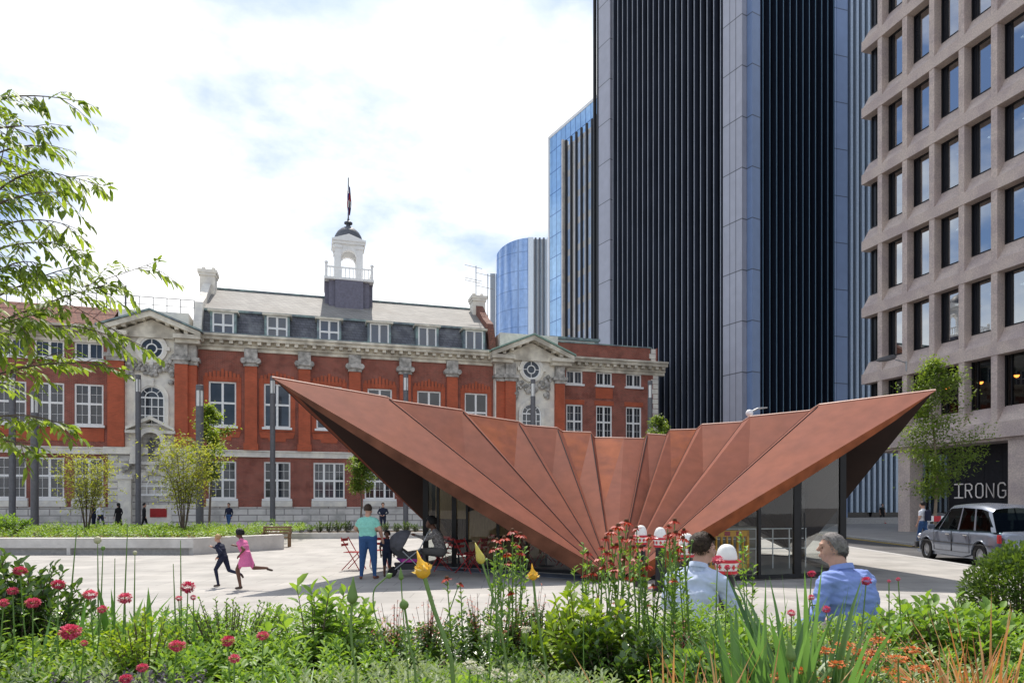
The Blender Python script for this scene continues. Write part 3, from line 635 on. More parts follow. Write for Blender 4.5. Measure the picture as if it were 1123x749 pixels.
mass = MB(); mass.box(piers[0], xend, 2.2, 15, 5.25, zb[8]); mass.box(xe0+.3, xend, 0.95, 15, zb[8], zb[8]+5); mass.box(xe0+.6, xe0+.7, 1.0, 15, 5.3, zb[8])
for i in range(8): mass.box(xe0+.3, xend, .9, 2.3, zb[i]+.1, zb[i]+.5)
mass.build('inner_wall', M['dark'], CC)
M['ceillight'] = mat('office_strip_light', (.8,.75,.6), .5, emit=(1,.85,.6), es=6.0)
# windows: pane, mullion and a dark strip painting the pier's reflection; the first one is built, the rest are copies
wd = piers[1]-piers[0]-.35; ht = zb[1]-zb[0]-LH-.85
M['opane'] = glassmat('office_pane', (.25,.3,.36), 0, 1.6, .5); M['entpane'] = glassmat('entrance_pane', (.5,.52,.52), 0, 1.2)
w0 = None
for i in range(8):
    for k in range(-1, NP):
        x = (xe0+.25) if k < 0 else piers[k]+.35
        if w0 is None:
            f = MB(); f.box(0, .07, -.04, .1, 0, ht); f.box(wd-.07, wd, -.04, .1, 0, ht); f.box(.07, wd-.07, -.04, .1, ht-.07, ht); f.box(.07, wd-.07, -.04, .1, 0, .07); f.box(wd*.215, wd*.215+.05, -.03, .1, .07, ht-.07)
            w0 = f.build('window', M['black'], CC, (x, .60, zb[i]+LH+.85)); g_ = MB(); g_.box(wd*.24, wd-.03, .03, .05, .03, ht-.03, 0); g_.box(.03, wd*.22, .03, .05, .03, ht-.03, 1); g_.build('pane', [M['opane'], mat('dark_reflection', (.012,.014,.02), .25)], w0)
            wlow = copy_tree(w0, None); wp = wlow.children[0]; wp.data = wp.data.copy(); wp.data.materials[0] = M['entpane']; wp.data.materials[1] = M['entpane']
        else:
            c = copy_tree(w0 if i else wlow, CC); c.location = (x, .60, zb[i]+LH+.85+(.1 if i == 0 else 0))
ls = MB()
rr_ = random.Random(3)
for i in range(1, 8):
    for k in range(0, NP):
        if rr_.random() < .75: x = piers[k]+.4+rr_.random()*.3; ls.box(x, x+1.0, 1.5, 1.6, zb[i+1]-.6 if i < 7 else zb[i]+3.8, zb[i+1]-.55 if i < 7 else zb[i]+3.85)
ls.build('strip_light', M['ceillight'], CC)
# ground storey: big piers, dark hoarding, glazed entrance, soffit
for x in (Cx(985, .3), Cx(1105.5, .3), xend-.9):
    gp = MB(); gp.box(x, x+.87, .3, 1.3, 0, 5.2); gp.box(x+.02, x+.85, .297, 1.2, 2.55, 2.57); gp.build('pier', M['granite'], CC)
so = MB(); so.box(xe0+.6, xend, .25, 15, 5.05, 5.19); so.build('soffit', M['granite'], CC)
hd = 1.9; xa, xb_ = Cx(1041, hd), Cx(1112, hd)
ho = MB(); ho.box(xa, xb_+3, hd, hd+.2, 0, 5.05); 
for k in range(8): x = xa+k*1.1; ho.box(x, x+.03, hd-.015, hd, 0, 5.05)
ho.build('hoarding', mat('hoarding_black', (.012,.012,.016), .5, var=.3), CC)
en = MB(); x9 = Cx(1000, hd); en.box(x9, xa, hd+3, hd+3.2, 0, 5.05, 1); en.box(x9-.1, xa, hd, hd+.05, 3.2, 3.35, 0)
for k in range(6): x = x9+(xa-x9)*k/5; en.box(x, x+.08, hd, hd+.1, 0, 5.05, 0)
en.build('entrance_glazing', [M['black'], mat('cream_lobby', (.42,.38,.28), .8, emit=(1,.85,.6), es=.05)], CC)
en = MB(); en.box(x9, xa, hd+.04, hd+.06, 0, 5.05); en.build('entrance_pane', M['entpane'], CC)
# IRONG lettering in thin strokes
LET = {'I': [[(0,0),(1,0)],[(0,2),(1,2)],[(.5,0),(.5,2)]], 'R': [[(0,0),(0,2),(.7,2),(1,1.75),(1,1.3),(.7,1.05),(0,1.05)],[(.5,1.05),(1,0)]],
       'O': [[(.25,0),(.75,0),(1,.3),(1,1.7),(.75,2),(.25,2),(0,1.7),(0,.3),(.25,0)]], 'N': [[(0,0),(0,2),(1,0),(1,2)]],
       'G': [[(1,1.65),(.75,2),(.25,2),(0,1.7),(0,.3),(.25,0),(.75,0),(1,.3),(1,.95),(.55,.95)]]}
tx = MB(); xs_ = [(1046.5,1056), (1058.5,1065.5), (1070,1077.5), (1081.5,1089.5), (1094.5,1102.5)]
for chs, (pa, pb) in zip('IRONG', xs_):
    a, b_ = Cx(pa, hd-.1), Cx(pb, hd-.1)
    for st in LET[chs]:
        tx.tube([(a+(b_-a)*u_, hd-.08, 2.06+v_*.40) for u_, v_ in st], .043, 4)
tx.build('lettering', mat('letter_white', (.95,.88,.82), .5, var=.02), CC)
# orange pendant lamps inside the first storey windows
pm = mat('pendant_glow', (.9,.25,.06), .5, emit=(1,.28,.05), es=7)
for k, (px, py) in enumerate(((1040, 425.5), (1075.5, 419), (1115, 411.5))):
    xx = Cx(px, 1.5); q_ = cw(xx, 1.5); z = CH+(HY-py)/F*q_.y
    pe = empty('pendant_lamp', (q_.x, q_.y, z), 0, ('orange pendant lamp glowing behind the tree top', 'orange pendant lamp in the second lit window right of the tree', 'orange pendant lamp in the window at the right picture edge')[k], 'lamp', 'orange pendant lamps in the granite building')
    b = MB(); b.ball((0,0,0), .13, 12); b.build('bulb', pm, pe, smooth=True)
    b = MB(); b.tube([(0,0,.1),(0,0,.75)], .012, 5); b.lathe([(.05,.13),(.28,.0),(.3,-.02),(.27,.0),(.04,.1)], (0,0,0), 14); b.build('shade', M['black'], pe)
# wall-mounted street light arm
sp = cw(Cx(994, -.02), -.02); z = CH+(HY-398)/F*sp.y
sl_ = empty('wall_light', (sp.x, sp.y, z), 0, 'long grey street light head on a bracket on the granite ledge', 'street light')
b = MB(); b.tube([(0,0,-.5),(0,0,.1)], .05, 8); b.tube([(0,0,0),(-.5,-.1,.12),(-.75,-.15,.16)], .035, 8); b.build('bracket', M['galv'], sl_)
b = MB(); b.lathe([(.01,-.8),(.12,-.6),(.17,-.1),(.15,.35),(.04,.5)], (0,0,0), 12, 0, 1, .45); o = b.build('lamp_head', M['grey'], sl_, (-1.2,-.2,.25), smooth=True); o.rotation_euler = (0, R(78), 0)

# ------------------------------------------------------------------ folded corten pavilion
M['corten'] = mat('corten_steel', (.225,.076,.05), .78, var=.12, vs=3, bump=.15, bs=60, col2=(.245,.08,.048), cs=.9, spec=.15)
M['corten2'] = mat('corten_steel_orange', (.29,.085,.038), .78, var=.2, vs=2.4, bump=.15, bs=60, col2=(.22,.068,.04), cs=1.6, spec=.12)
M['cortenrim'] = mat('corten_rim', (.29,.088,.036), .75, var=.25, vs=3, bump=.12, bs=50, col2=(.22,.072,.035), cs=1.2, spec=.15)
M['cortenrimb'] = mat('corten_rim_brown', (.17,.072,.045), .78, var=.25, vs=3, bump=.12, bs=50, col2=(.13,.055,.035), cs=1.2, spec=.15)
M['cortendark'] = mat('corten_soffit_shade', (.028,.012,.009), .65, var=.25, vs=1.5, bump=.1, bs=30)  # same steel, underside shade put into the near-black colour
PV = empty('folded_steel_pavilion', (0,0,0), 0, 'rust coloured folded steel pavilion with two pointed wings in the square', 'pavilion')
FA = Vector((2.25, 14.2, -.02))
crest = [(298,414,15.0),(424,435.8,16.6),(431,439.5,16.95),(506,450,17.9),(513,454.5,18.25),(568,462.5,18.8),(575,466.5,19.15),(611,469.5,19.3),(617,473.5,19.55),(648,474.4,19.6),(652,480,19.8),(684,480.6,19.62),(707,481.5,19.8),(710,476,19.6),(731,477.5,19.6),(735,471.8,19.3),(764,471,19.25),(770,465.8,18.9),(814,463,18.45),(823,457,18.0),(889,450.5,17.2),(899,444,16.7),(1027,428,15.0)]
cp = [at(*c) for c in crest]
mid = FA
sh = MB()
# foot width: creases meet along a short curved foot, not at a single point
foot = []
nC = len(cp)
for i, c in enumerate(crest):
    t = i/(nC-1); foot.append(FA+Vector(((t-.5)*.62, .10+.5*(1-(2*t-1)**2), .38*(1-abs(2*t-1))**.5*0+.55*abs(t-.5)*1.0)))
def ridge_bow(i, t):       # point along crease i
    return foot[i].lerp(cp[i], t)
plates = [(0,1),(2,3),(4,5),(6,7),(8,9),(10,11),(11,12),(13,14),(15,16),(17,18),(19,20),(21,22)]
for a_, b_ in plates:
    lft = a_ < 11; o_, i_ = (a_, b_) if lft else (b_, a_)
    fo, fi_, to, ti = foot[o_], foot[i_], cp[o_], cp[i_]
    nn_ = (to-fo).cross(ti-fo).normalized()
    if nn_.y > 0: nn_ = -nn_
    if o_ in (0, 22): md_ = fo.lerp(to, .5)
    elif a_ in (10, 11): md_ = fo.lerp(to, .45)
    else: md_ = fo.lerp(to, .60)-nn_*(.15 if a_ in (13, 15, 8) else .26)
    def T3(p, q, r, m): 
        if lft: sh.tri(p, q, r, m)
        else: sh.tri(r, q, p, m)
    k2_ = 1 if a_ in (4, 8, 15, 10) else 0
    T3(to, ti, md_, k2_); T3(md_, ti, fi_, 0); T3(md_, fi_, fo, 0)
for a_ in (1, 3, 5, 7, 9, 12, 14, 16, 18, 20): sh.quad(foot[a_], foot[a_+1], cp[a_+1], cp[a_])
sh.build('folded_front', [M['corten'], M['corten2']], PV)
# thin edge along crest, its sunlit top put into the pale colour
ed = MB()
for i in range(nC-1):
    a, b = cp[i], cp[i+1]; ed.tube([a+Vector((0,.02,.012)), b+Vector((0,.02,.012))], .022, 4)
ed.build('crest_edge', mat('corten_edge_lit', (.62,.38,.3), .5, var=.1), PV)
# rims: wedge faces below the outermost creases
def rim(tip, ft, parent, side):
    rm = MB(); n = 8; ins = Vector((0.12*side, .22, 0))
    tops = [ft.lerp(tip, k/n) for k in range(n+1)]
    bots = [p+Vector((0, .10, -(.50*(1-k/n)**.55 if k < n else 0.012))) for k, p in enumerate(tops)]
    for k in range(n+1): bots[k] = bots[k]+Vector((.18*side*(1-k/n), .08*(1-k/n), 0)) if k < n else bots[k]
    for k in range(n): rm.quad(tops[k], tops[k+1], bots[k+1], bots[k])
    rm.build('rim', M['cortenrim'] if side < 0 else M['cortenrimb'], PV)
    return bots
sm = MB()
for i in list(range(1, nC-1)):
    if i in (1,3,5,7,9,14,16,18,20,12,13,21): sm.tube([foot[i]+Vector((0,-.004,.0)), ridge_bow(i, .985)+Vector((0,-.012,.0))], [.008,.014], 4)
sm.build('fold_shadow_line', M['black'], PV)  # black lines draw the shade in the fold gaps
# back ground points and back peak
GB = Vector((-1.6, 21.6, 0)); GC = Vector((9.2, 21.8, 0)); PK = Vector((3.4, 30.5, 4.3))
LT, RT = cp[0], cp[-1]
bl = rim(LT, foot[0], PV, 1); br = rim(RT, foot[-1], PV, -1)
SURF = []
so = MB()
dn = Vector((0, .05, -.28))
lb = list(range(0, 12)); rb = list(range(11, 23))
for i in range(nC-1):
    q = [foot[i]+Vector((0,.25,-.1)), foot[i+1]+Vector((0,.25,-.1)), cp[i+1]+dn, cp[i]+dn]
    if i == 0: q[0] = bl[0]; q[3] = bl[-1]
    if i == nC-2: q[1] = br[0]; q[2] = br[-1]
    so.quad(*q); SURF += [(q[0], q[1], q[2]), (q[0], q[2], q[3])]
bk = MB(); th = Vector((0, .04, .03)); edge = MB()
for ids, G in ((lb, GB), (rb, GC)):
    for a_, b_ in zip(ids, ids[1:]):
        pa, pb = cp[a_]+dn, cp[b_]+dn
        if a_ == 0: pa = bl[-1]
        if b_ == 22: pb = br[-1]
        so.tri(G, pa, pb); SURF.append((G, pa, pb)); bk.tri(G, cp[a_]+th, cp[b_]+th)
SURF += [(GB, cp[11]+dn, PK), (GC, cp[11]+dn, PK)]
so.tri(GB, cp[11]+dn, PK+dn); so.tri(GC, PK+dn, cp[11]+dn)
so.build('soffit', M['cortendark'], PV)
bk.tri(GB, cp[11]+th, PK); bk.tri(GC, PK, cp[11]+th)
bk.build('folded_back', M['corten'], PV)
rm = MB()
for tip, G, bt in ((LT, GB, bl[-1]), (RT, GC, br[-1])):
    rm.quad(tip+th, G+Vector((0,.1,.3)), G, bt)
for G, sx in ((GB, -1), (GC, 1)): rm.quad(PK+th, G+Vector((0,.1,.3)), G, PK+dn)
rm.build('back_rim', M['cortendark'], PV)
# interior floor, glazing
fi = MB(); fi.prism([(1.9,15.5,.004),(3.0,14.25,.004),(7.6,15.8,.004),(8.6,21,.004),(3.4,28,.004),(-1.2,21,.004),(-2.3,18.2,.004)], (0,0,.02)); fi.build('floor_slab', mat('cafe_floor', (.45,.42,.38), .4, var=.1), PV)
pg = mat('blue_grey_shadow', (.2,.23,.29), .8, var=.25, vs=5, bump=.3, bs=30)
fi = MB(); fi.prism([(-3.3,17.9,.003),(1.75,14.75,.003),(1.9,15.5,.003),(-2.3,18.2,.003)], (0,0,.008)); fi.build('canopy_shadow_strip', pg, PV)  # canopy's shadow on the paving, laid down as a blue-grey strip
GLS = glassmat('cafe_glass', (.84,.87,.86), 0, 1.3)
def shell_z(x, y):      # lowest soffit above a point
    best = 9
    for a, b, c in SURF:
        d = (b.y-c.y)*(a.x-c.x)+(c.x-b.x)*(a.y-c.y)
        if abs(d) < 1e-9: continue
        l1 = ((b.y-c.y)*(x-c.x)+(c.x-b.x)*(y-c.y))/d; l2 = ((c.y-a.y)*(x-c.x)+(a.x-c.x)*(y-c.y))/d; l3 = 1-l1-l2
        if min(l1, l2, l3) > -1e-4: best = min(best, l1*a.z+l2*b.z+l3*c.z)
    return best if best < 8 else 1.0
def glass_run(pts, mulls, name, hi=0):
    g_ = MB(); fr_ = MB(); P = []
    for p, q in zip(pts, pts[1:]):
        for k in range(6): P.append((p[0]+(q[0]-p[0])*k/6, p[1]+(q[1]-p[1])*k/6))
    P.append(pts[-1])
    for p, q in zip(P, P[1:]):
        zp, zq = max(.08, shell_z(*p)+hi), max(.08, shell_z(*q)+hi); p = Vector((*p, .03)); q = Vector((*q, .03)); d = (q-p).normalized(); nr = Vector((d.y, -d.x, 0))*.02
        g_.quad(p, q, Vector((q.x, q.y, zq)), Vector((p.x, p.y, zp)))
        fr_.prism([p+nr*2, q+nr*2, q-nr*2, p-nr*2], (0,0,.08))
    gl = g_.build(name, GLS, PV); fr_.build('sill_rail', M['black'], PV)
    for (x, y, wdt) in mulls:
        b_ = MB(); b_.box(x-wdt, x+wdt, y-.06, y+.06, .03, shell_z(x, y)+.03); b_.build('mullion', M['black'], PV)
# left run
glass_run([(1.9,15.6),(.9,16.22),(-.35,17.0),(-1.45,17.68),(-2.3,18.2)], [(-2.3,18.2,.07),(-1.95,18.0,.035),(-1.5,17.7,.06),(-1.15,17.5,.03),(-.35,17.0,.04),(.35,16.55,.03)], 'glazing')
glass_run([(2.95,14.75),(3.9,14.6),(5.3,14.78),(6.35,15.1),(7.64,15.8)], [(7.64,15.8,.07),(6.3,15.1,.08),(5.35,14.8,.03)], 'glazing')
glass_run([(7.64,15.8),(8.3,19.5),(8.5,20.9)], [(8.3,19.5,.05)], 'glazing')
glass_run([(-2.3,18.2),(-1.9,20.0),(-1.75,21.0)], [], 'glazing')
hn = MB(); hn.tube([(6.42,14.98,.85),(6.42,14.98,1.45)], .018, 6); hn.build('door_handle', M['black'], PV)
# interior: timber core, counter, shelves
cr_ = MB(); cr_.box(-1.3, 1.0, 20.4, 21.6, .03, 2.9); cr_.box(4.2, 6.5, 19.6, 20.6, .03, 2.6, 1); cr_.box(4.0, 6.6, 18.4, 19.0, .03, 1.05, 2)
cr_.box(-2.1,-1.65,18.75,18.82,1.25,2.75); cr_.box(-1.62,-1.2,18.7,18.77,1.25,2.7)
cr_.build('cafe_core', [mat('plywood', (.42,.29,.15), .6, var=.15, stretch=(6,6,1)), mat('dark_unit', (.05,.045,.04), .6), mat('counter_front', (.32,.29,.24), .5)], PV)
# ------------------------------------------------------------------ lamp posts
def lamp_post(px, Y, h, wdt, label):
    o = empty('lamp_post', gnd(px, Y), 0, label, 'lamp post', 'tall grey cylinder lamp posts')
    r = wdt/2; b = MB(); b.lathe([(r, 0), (r, h*.42), (r*1.03, h*.42), (r*1.03, h*.425), (r, h*.425), (r, h-1.15)], (0,0,0), 20); autosmooth(b.build('post', M['grey'], o))
    b = MB(); b.lathe([(r*.86, h-1.15), (r*.86, h-.3)], (0,0,0), 20); autosmooth(b.build('lamp_diffuser', M['lampwhite'], o))
    b = MB(); b.lathe([(r, h-.3), (r, h-.02), (r*.9, h)], (0,0,0), 20)
    for k in range(4): an = k*math.pi/2+.5; b.box(math.cos(an)*r*.92-.02, math.cos(an)*r*.92+.02, math.sin(an)*r*.92-.02, math.sin(an)*r*.92+.02, h-1.16, h-.29)
    b.build('post_cap', M['grey'], o); return o
lamp_post(38, 36.8, 7.75, .38, 'shorter thick grey lamp post at left behind the long planter')
lamp_post(219, 36.8, 8.1, .39, 'thick grey lamp post standing in the planter beside the green leafy tree')
lamp_post(13.5, 44, 10.1, .38, 'lamp post nearest the left picture edge in front of the brick wing')
lamp_post(151.5, 46, 10.4, .34, 'thin grey lamp post in front of the stone bay with the statue')
lamp_post(299, 46, 10.3, .34, 'thin grey lamp post whose top meets the left tip of the steel pavilion')
lamp_post(445, 46, 10.5, .35, 'lamp post rising behind the left wing of the pavilion before brick pilasters')
lamp_post(584.5, 46, 10.1, .33, 'lamp post before the round window of the right stone bay')
lamp_post(713, 46, 10.0, .33, 'lamp post before the white quoins at the brick building right end')
# camera / light on a pole behind the pavilion roof
o = empty('street_camera', at(822, 452, 24), 0, 'small white camera and arm peeping above the pavilion roof against the dark tower', 'camera')
b = MB(); b.tube([(.05,0,-4.75),(.05,0,.15)], .05, 8); b.tube([(.05,0,.15),(.3,0,.27),(.62,0,.3)], [.05,.06,.03], 8, flat=.6); b.build('arm', M['galv'], o)
b = MB(); b.ball((-.02,-.05,.1), .13, 12); b.build('camera_dome', M['white'], o, smooth=True)
o.location.z = 4.75
# ------------------------------------------------------------------ planters, kerb wall, bench
pl = MB()
TW = Vector((-18.0, 22.3, 0)); c1 = gnd(212, 22.4); c2 = gnd(311.5, 25.2); c3 = gnd(300, 37.5)
def wallseg(mb, a, b_, th, z0, z1, m=0):
    d = (b_-a).normalized(); n_ = Vector((-d.y, d.x, 0))*th
    mb.prism([a+Vector((0,0,z0)), b_+Vector((0,0,z0)), b_+n_+Vector((0,0,z0)), a+n_+Vector((0,0,z0))], (0,0,z1-z0), m)
a0 = Vector((-20, 22.4, 0))
wallseg(pl, a0, c1, .55, .22, .54); wallseg(pl, a0+Vector((.1,.16,0)), c1+Vector((-.1,.16,0)), .36, 0, .22, 1)
wallseg(pl, c1, c2, .55, 0, .54); wallseg(pl, c2, c3, .5, 0, .5); pl.box(-14.62, -14.5, 22.405, 22.9, 0, .22)
pw = tag(pl.build('planter_bench', [M['planter'], M['kerb']]), 'long white concrete planter edge with undercut seat on the left of the square', 'planter')
soil = mat('soil', (.06,.045,.03), .95, var=.4, vs=8, bump=.6, bs=20)
b = MB(); b.prism([(-24,22.8,.3),(c1.x,22.8,.3),(c2.x-.3,25.4,.3),(c3.x-.3,37.5,.3),(-30,37.5,.3)], (0,0,.1)); tag(b.build('planter_soil', soil), kind='structure')
b = MB(); a_, e_ = gnd(309, 32.9), gnd(520, 34.2); wallseg(b, a_, e_, .35, 0, .28); wallseg(b, a_+Vector((0,5,0)), e_+Vector((0,5,0)), .35, 0, .25)
tag(b.build('low_kerb_wall', M['planter']), 'low pale concrete kerb wall before the row of small shrubs', 'kerb wall')
b = MB(); b.prism([(a_.x,a_.y+.3,0),(e_.x,e_.y+.3,0),(e_.x,e_.y+5,0),(a_.x,a_.y+5,0)], (0,0,.2)); tag(b.build('shrub_bed_soil', soil), kind='structure')
# timber bench at the planter end
bn = empty('park_bench', gnd(303, 26.6), R(8), 'brown timber bench with backrest beside the white planter end', 'bench')
b = MB()
for k in range(4): b.box(-.75, .75, -.25+k*.13, -.14+k*.13, .42, .46)
b.build('seat', M['wood'], bn); bn.scale = (.72,.8,.85); b = MB()
for k in range(3): b.box(-.75, .75, .27, .31, .58+k*.13, .68+k*.13)
b.build('backrest', M['wood'], bn)
for sx in (-.68, .68): b = MB(); b.box(sx-.04, sx+.04, -.25, -.19, 0, .62); b.box(sx-.04, sx+.04, .22, .3, 0, .95); b.box(sx-.04, sx+.04, -.25, .3, .62, .66); b.build('leg', M['wood'], bn)
# ------------------------------------------------------------------ bollards
M['bolwhite'] = mat('bollard_white', (.78,.78,.76), .4, var=.05); M['bolred'] = mat('bollard_red', (.5,.025,.04), .35, var=.08); M['bolblack'] = mat('bollard_black', (.016,.015,.017), .3, var=.1)
def make_bollard():
    o = empty('bollard', (0,0,0))
    b = MB(); b.lathe([(.145,0),(.145,.06),(.12,.09),(.105,.14),(.095,.76),(.12,.79)], (0,0,0), 16); autosmooth(b.build('post', M['bolblack'], o))
    b = MB(); b.lathe([(.12,.79),(.135,.80),(.135,.825),(.12,.83)], (0,0,0), 20); b.lathe([(.15,.925),(.172,.935),(.172,.955),(.15,.965)], (0,0,0), 20)
    for k in range(10):                       # small red crosses round the band
        an = k*math.pi/5; c, s_ = math.cos(an), math.sin(an)
        for (dx, dz, hw, hh) in ((0,0,.012,.03),(0,.0,.027,.011)):
            t = Vector((-s_, c, 0)); nrm = Vector((c, s_, 0)); q = nrm*.137+Vector((0,0,.875)); b.add([q+t*-hw+Vector((0,0,-hh)), q+t*hw+Vector((0,0,-hh)), q+nrm*.005+t*hw+Vector((0,0,hh)), q+nrm*.005-t*hw+Vector((0,0,hh))], [(0,1,2,3)])
    b.build('red_trim', M['bolred'], o)
    b = MB(); b.lathe([(.12,.83),(.128,.87),(.14,.925)], (0,0,0), 20); 
    n, k2 = 24, 8; vs_ = []
    for i in range(k2+1):
        t = i/k2; z = .965+.185*math.sin(t*math.pi/2); r_ = .125*math.cos(t*math.pi/2)**.75
        for k in range(n): rr__ = max(.002, r_*(1+.05*math.cos(k*math.pi*2/3*1.0*2))); vs_.append((rr__*math.cos(2*math.pi*k/n), rr__*math.sin(2*math.pi*k/n), z))
    b.add(vs_, [(i*n+k, i*n+(k+1) % n, (i+1)*n+(k+1) % n, (i+1)*n+k) for i in range(k2) for k in range(n)]); autosmooth(b.build('domed_cap', M['bolwhite'], o), 50)
    return o
b0 = make_bollard(); b0.scale = (1,1,1)
for i, (px, Y, l) in enumerate(((797, 8.3, 'large white domed bollard with red bands between the two seated men'), (753, 10.6, 'white capped bollard mostly hidden behind the young man head'),
        (724, 12.9, 'second white capped black bollard left of the young man'), (703, 13.6, 'white capped black bollard farthest left among the red flowers'))):
    c = b0 if i == 0 else copy_tree(b0); c.location = gnd(px, Y); tag(c, l, 'bollard', 'red and white domed bollards'); c.rotation_euler.z = i*.4
    if i: c.scale = (.92, .92, 1.02+.015*i)
# ------------------------------------------------------------------ folding chairs, round tables
M['chairred'] = mat('chair_red', (.42,.03,.035), .4, var=.08)
def make_chair():
    o = empty('folding_chair', (0,0,0)); b = MB()
    for k in range(5): b.box(-.2, .2, -.19+k*.08, -.13+k*.08, .44, .455)
    b.build('seat', M['chairred'], o); b = MB(); b.box(-.2, .2, .24, .255, .72, .79); b.box(-.2, .2, .235, .25, .6, .66); b.build('backrest', M['chairred'], o)
    for s_ in (-.21, .21):
        b = MB(); b.tube([(s_, -.24, 0), (s_, .25, .82)], .012, 6); b.build('leg', M['chairred'], o); b = MB(); b.tube([(s_*.9, .24, 0), (s_*.9, -.2, .45)], .012, 6); b.build('leg', M['chairred'], o)
    return o
ch0 = make_chair()
for i, (px, Y, rz, l) in enumerate(((388, 17.2, 80, 'red folding chair left of the woman in the mint shirt'), (416, 17.9, 200, 'red folding chair behind the small child by the pushchair'),
     (484, 16.9, -70, 'red folding chair under the seated woman in grey'), (493, 18.6, 150, 'red folding chair behind the seated woman against the glass'),
     (513, 16.4, 60, 'red folding chair standing before the black mullion'), (521, 17.1, 250, 'red folding chair leaning behind the flowers near the left glass'))):
    c = ch0 if i == 0 else copy_tree(ch0); c.location = gnd(px, Y); c.rotation_euler.z = R(rz); tag(c, l, 'chair', 'red folding cafe chairs')
tb = empty('cafe_table', gnd(503, 17.0), 0, 'small round dark cafe table between the red chairs', 'table')
b = MB(); b.lathe([(.01,.72),(.33,.72),(.34,.735),(.33,.75),(.01,.75)], (0,0,0), 24); b.build('table_top', M['dark'], tb); b = MB(); b.tube([(0,0,.02),(0,0,.72)], .025, 8); b.lathe([(.22,0),(.21,.02),(.03,.03)], (0,0,0), 16); b.build('pedestal', M['dark'], tb)
# interior cafe furniture seen through the glass
for k, (x, y, l) in enumerate(((-.2,18.6,'dark cafe table inside the left glass near the mullions'), (.9,17.9,'dark cafe table inside the left glass nearest the folded foot'), (1.5,19.2,'dark cafe table deep inside the pavilion'))):
    c = copy_tree(tb); c.location = (x, y, .03); tag(c, l, 'table', 'tables inside the pavilion cafe')
    for j in (-1, 1):
        d = copy_tree(ch0); d.location = (x+.55*j, y+.1*j, .03); d.rotation_euler.z = R(90*j+15); tag(d, l.replace('dark cafe table', ('red chair left of the table', 'red chair right of the table')[j > 0]), 'chair', 'chairs inside the pavilion cafe')
# yellow works barrier behind the right-hand glass, white railing added for a reflection there
M['barry'] = mat('barrier_yellow', (.9,.45,.02), .45, var=.08)
o = empty('plastic_barrier', (4.75, 15.9, .03), R(22), 'orange yellow plastic works barrier with red white strip behind the right glass', 'barrier')
b = MB(); b.box(-.95,.95,-.03,.03,.86,1.0); b.box(-.95,.95,-.03,.03,.1,.2)
for k in range(13): x = -.95+k*.155; b.box(x, x+.04, -.025, .025, .2, .86)
b.box(-.95,-.88,-.03,.03,0,1); b.box(.88,.95,-.03,.03,0,1); b.build('panel', M['barry'], o); b = MB()
for k in range(5): b.box(-.8+k*.34, -.64+k*.34, -.04, -.031, .88, .98)
b.build('red_strip', M['bolred'], o); b = MB(); b.box(-.8,-.6,-.3,.3,0,.06); b.box(.6,.8,-.3,.3,0,.06); b.build('foot', M['dark'], o)
o = empty('reflected_railing', (6.2, 17.2, .03), R(14), 'thin white tubular railing standing in for a reflection in the right glass', 'railing')
b = MB()
for z in (.5, .75, 1.0): b.tube([(-1.5,0,z),(1.4,0,z)], .014, 5)
for k in range(7): b.tube([(-1.5+k*.48,0,0),(-1.5+k*.48,0,1.0)], .016, 5)
b.build('rail', M['white'], o)
# ------------------------------------------------------------------ taxi
def bezier_r(n): return [i/n for i in range(n+1)]
M['carpaint'] = mat('taxi_paint', (.22,.25,.31), .22, metal=.55, var=.03, spec=.8); M['carglass'] = glassmat('car_glass', (.14,.19,.19), 0, .3, .0); M['rubber'] = mat('tyre_rubber', (.02,.02,.021), .8)
M['chrome'] = mat('chrome', (.6,.6,.62), .15, metal=1, var=.02)
TX = empty('taxi', (13.85, 20.1, -.085), R(-6), 'silver grey taxi cab driving away along the road behind the bush', 'taxi')
# local: y forward, x right; cross-sections along y
def body_half(y):
    # returns list of (x,z) up the side for lower body: y in -2.25..2.3
    e = 1-max(0, (abs(y)-1.75)/.55)**2.2*.22
    return .87*e
st = [-2.27,-2.22,-2.1,-1.8,-1.3,-.6,0,.6,1.1,1.5,1.9,2.15,2.27,2.31]
def top_z(y): return np.interp(y, [-2.27,-2.15,-1.6,1.0,1.3,1.9,2.2,2.31], [.92,1.0,1.02,1.0,.98,.9,.8,.62])
b = MB(); rings = []
def arch_cut(y):
    zc = .22
    for wy in (-1.42, 1.5):
        d = abs(y-wy)
        if d < .40: zc = max(zc, .30+math.sqrt(max(0,.40**2-d*d)))
    return zc
ys = sorted(set(st+[wy+d for wy in (-1.42,1.5) for d in (-.4,-.385,-.34,-.26,-.14,0,.14,.26,.34,.385,.4)]))
for y in ys:
    h = body_half(y); zt = float(top_z(y)); zc = arch_cut(y); k = 1 if -2.2 < y < 2.2 else .9
    zs = [zc, zc+.02, max(zc+.03,.5), max(zc+.05,.62), max(zc+.06,.66), zt-.16, zt-.06, zt, zt+.015]
    xs_ = [h-.05, h-.01, h, h, h-.012, h-.02, h-.06, h-.16, 0]
    rings.append([(x_, y, z_) for x_, z_ in zip(xs_, zs)]+[(-x_, y, z_) for x_, z_ in list(zip(xs_, zs))[-2::-1]])
nr = len(rings[0]); V_ = [p for r_ in rings for p in r_]
b.add(V_, [(i*nr+k, i*nr+k+1, (i+1)*nr+k+1, (i+1)*nr+k) for i in range(len(rings)-1) for k in range(nr-1)]+[tuple(range(nr))[::-1], tuple((len(rings)-1)*nr+k for k in range(nr))])
b.box(-.8,.8,-2.2,2.2,.2,.3)
body = b.build('body', M['carpaint'], TX); autosmooth(body, 40)
